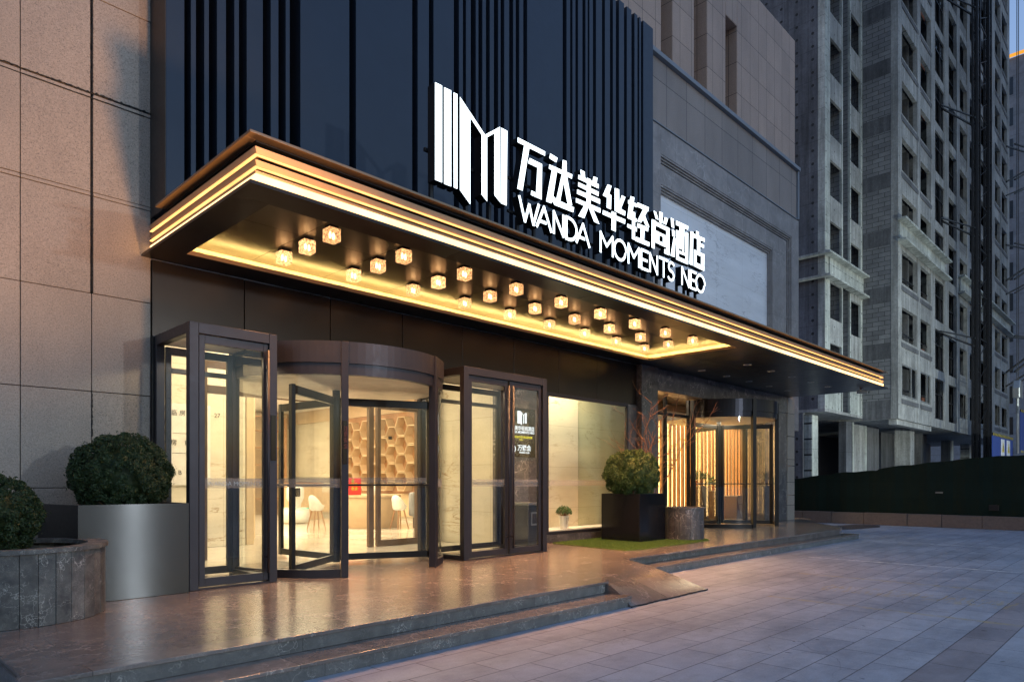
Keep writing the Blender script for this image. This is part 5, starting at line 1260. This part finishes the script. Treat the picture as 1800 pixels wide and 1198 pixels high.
# knuckle boom brackets seen at the right picture edge
t_ = thing('crane_boom', (47, 5.0, 0), 'dark steel outrigger trusses of a hoist at the upper right edge', 'boom')
for z_ in (24.5, 17.3, 10.6):
    m = MB()
    for dy in (0, .5):
        m.bar((60.9, 8.4 + dy, z_ + 1.4), (66.5, 6.4 + dy, z_ + 1.6), .09); m.bar((60.9, 8.4 + dy, z_ - 1.2), (64.5, 6.9 + dy, z_ + .9), .11); m.bar((60.9, 8.4 + dy, z_ - 2.2), (66.5, 6.3 + dy, z_ + .4), .09)
    m.build('truss', 'black_metal', t_)
m = MB(); m.box(66.4, 66.6, 6.1, 6.4, 0, 40); m.build('mast', 'black_metal', t_)

# ------------------------------------------------------------------ lights
def area(name, loc, rot, sx, sy, e, col):
    l = bpy.data.lights.new(name, 'AREA'); l.shape = 'RECTANGLE'; l.size = sx; l.size_y = sy; l.energy = e * LK; l.color = col
    o = bpy.data.objects.new(name, l); COL.objects.link(o); o.location = loc; o.rotation_euler = rot; return o
WARM = (1.0, .79, .52)
area('lobby_light', (5.0, 10.4, 3.93), (0, 0, 0), 4.5, 2.6, 330, WARM)
area('lobby_light', (8.0, 14.5, 3.93), (0, 0, 0), 6, 5, 800, WARM)
area('lobby_light', (8.0, 20.0, 3.93), (0, 0, 0), 6, 6, 800, WARM)
area('window_light', (10.3, 8.95, 3.92), (0, 0, 0), 2.6, .3, 210, WARM)
area('entrance_light', (19.8, 9.9, 3.68), (R(-12), 0, 0), 3.5, .6, 240, WARM)
area('entrance_light', (17.2, 8.8, 3.02), (0, 0, 0), .6, .6, 30, WARM)
area('entrance_light', (14.6, 9.8, 3.68), (0, 0, 0), 1.6, .6, 60, WARM)
for x_, y_ in ((3.3, 8.0), (7.2, 8.0), (8.0, 8.0)):
    l = bpy.data.lights.new('vestibule_light', 'SPOT'); l.energy = 35 * LK; l.color = WARM; l.spot_size = R(150); l.shadow_soft_size = .05
    o = bpy.data.objects.new('vestibule_light', l); COL.objects.link(o); o.location = (x_, y_, 2.98)

def lamp(name, kind, loc, target, e, col, size, cone=None, blend=.5):
    l = bpy.data.lights.new(name, kind); l.energy = e; l.color = col; l.shadow_soft_size = size
    if cone: l.spot_size = R(cone); l.spot_blend = blend
    o = bpy.data.objects.new(name, l); COL.objects.link(o); o.location = loc
    if target: o.rotation_euler = (Vector(loc) - Vector(target)).to_track_quat('Z', 'Y').to_euler()
    return o
lamp('forecourt_uplight', 'SPOT', (3.4, -.1, .3), (.3, 8.57, 6.6), 740, (1.0, .50, .21), .32, 50, .9)
lamp('street_lamp', 'SPOT', (8.1, -12, 5.0), (6.5, 2, .0), 520, (.80, .90, 1.0), .25, 120, .8)
lamp('site_floodlight', 'SPOT', (36, -5, 3.0), (44, 11, 6), 2000, (.90, 1.0, .94), .3, 110, .8)

# world: dusk sky
W = bpy.data.worlds.new('World'); S.world = W; W.use_nodes = True
nt = W.node_tree; nt.nodes.clear()
sk = nt.nodes.new('ShaderNodeTexSky'); sk.sky_type = 'NISHITA'; sk.sun_disc = False
sk.sun_elevation = R(SUN_EL); sk.sun_rotation = R(SUN_ROT); sk.altitude = 50; sk.air_density = 1.2; sk.dust_density = 1.2; sk.ozone_density = 1.5
bg = nt.nodes.new('ShaderNodeBackground'); bg.inputs[1].default_value = SKY
hs = nt.nodes.new('ShaderNodeHueSaturation'); hs.inputs['Saturation'].default_value = SKYSAT
ou = nt.nodes.new('ShaderNodeOutputWorld')
nt.links.new(sk.outputs[0], hs.inputs['Color']); tn = nt.nodes.new('ShaderNodeMixRGB'); tn.blend_type = 'MULTIPLY'; tn.inputs[0].default_value = 1; tn.inputs[2].default_value = (.80, .94, 1.38, 1)
nt.links.new(hs.outputs[0], tn.inputs[1]); nt.links.new(tn.outputs[0], bg.inputs[0]); nt.links.new(bg.outputs[0], ou.inputs[0])
# faint last daylight
sl_ = bpy.data.lights.new('sun', 'SUN'); sl_.energy = SUN; sl_.angle = R(12); sl_.color = (1.0, .93, .84)
so_ = bpy.data.objects.new('sun', sl_); COL.objects.link(so_)
# direction towards the light: azimuth measured like the sky texture (rotation 0 = +Y, clockwise)
az = R(SUN_ROT); el = R(SUN_EL)
dvec = Vector((math.sin(az) * math.cos(el), math.cos(az) * math.cos(el), math.sin(el)))
so_.rotation_euler = dvec.to_track_quat('Z', 'Y').to_euler()

# ------------------------------------------------------------------ camera
cd = bpy.data.cameras.new('camera'); cam = bpy.data.objects.new('camera', cd); COL.objects.link(cam); S.camera = cam
cam.location = (0, 0, 1.40); cd.sensor_width = 36; cd.lens = 36 * 1201 / 1800; cd.shift_y = (847 - 599) / 1800; cd.clip_end = 2000; cd.clip_start = .05
cam.rotation_euler = (R(90), 0, R(44.2 - 90))
for o in bpy.data.objects:
    if '_w' in o: del o['_w']
S.render.engine = 'CYCLES'
S.cycles.use_denoising = True; S.cycles.max_bounces = 8; S.cycles.transparent_max_bounces = 16; S.cycles.diffuse_bounces = 3; S.cycles.glossy_bounces = 4
S.cycles.sample_clamp_indirect = 6; S.cycles.caustics_reflective = False; S.cycles.caustics_refractive = False
S.cycles.use_adaptive_sampling = True; S.cycles.adaptive_threshold = .02
S.view_settings.view_transform = 'Standard'; S.view_settings.look = 'None'; S.view_settings.exposure = EXPO; S.view_settings.gamma = 1
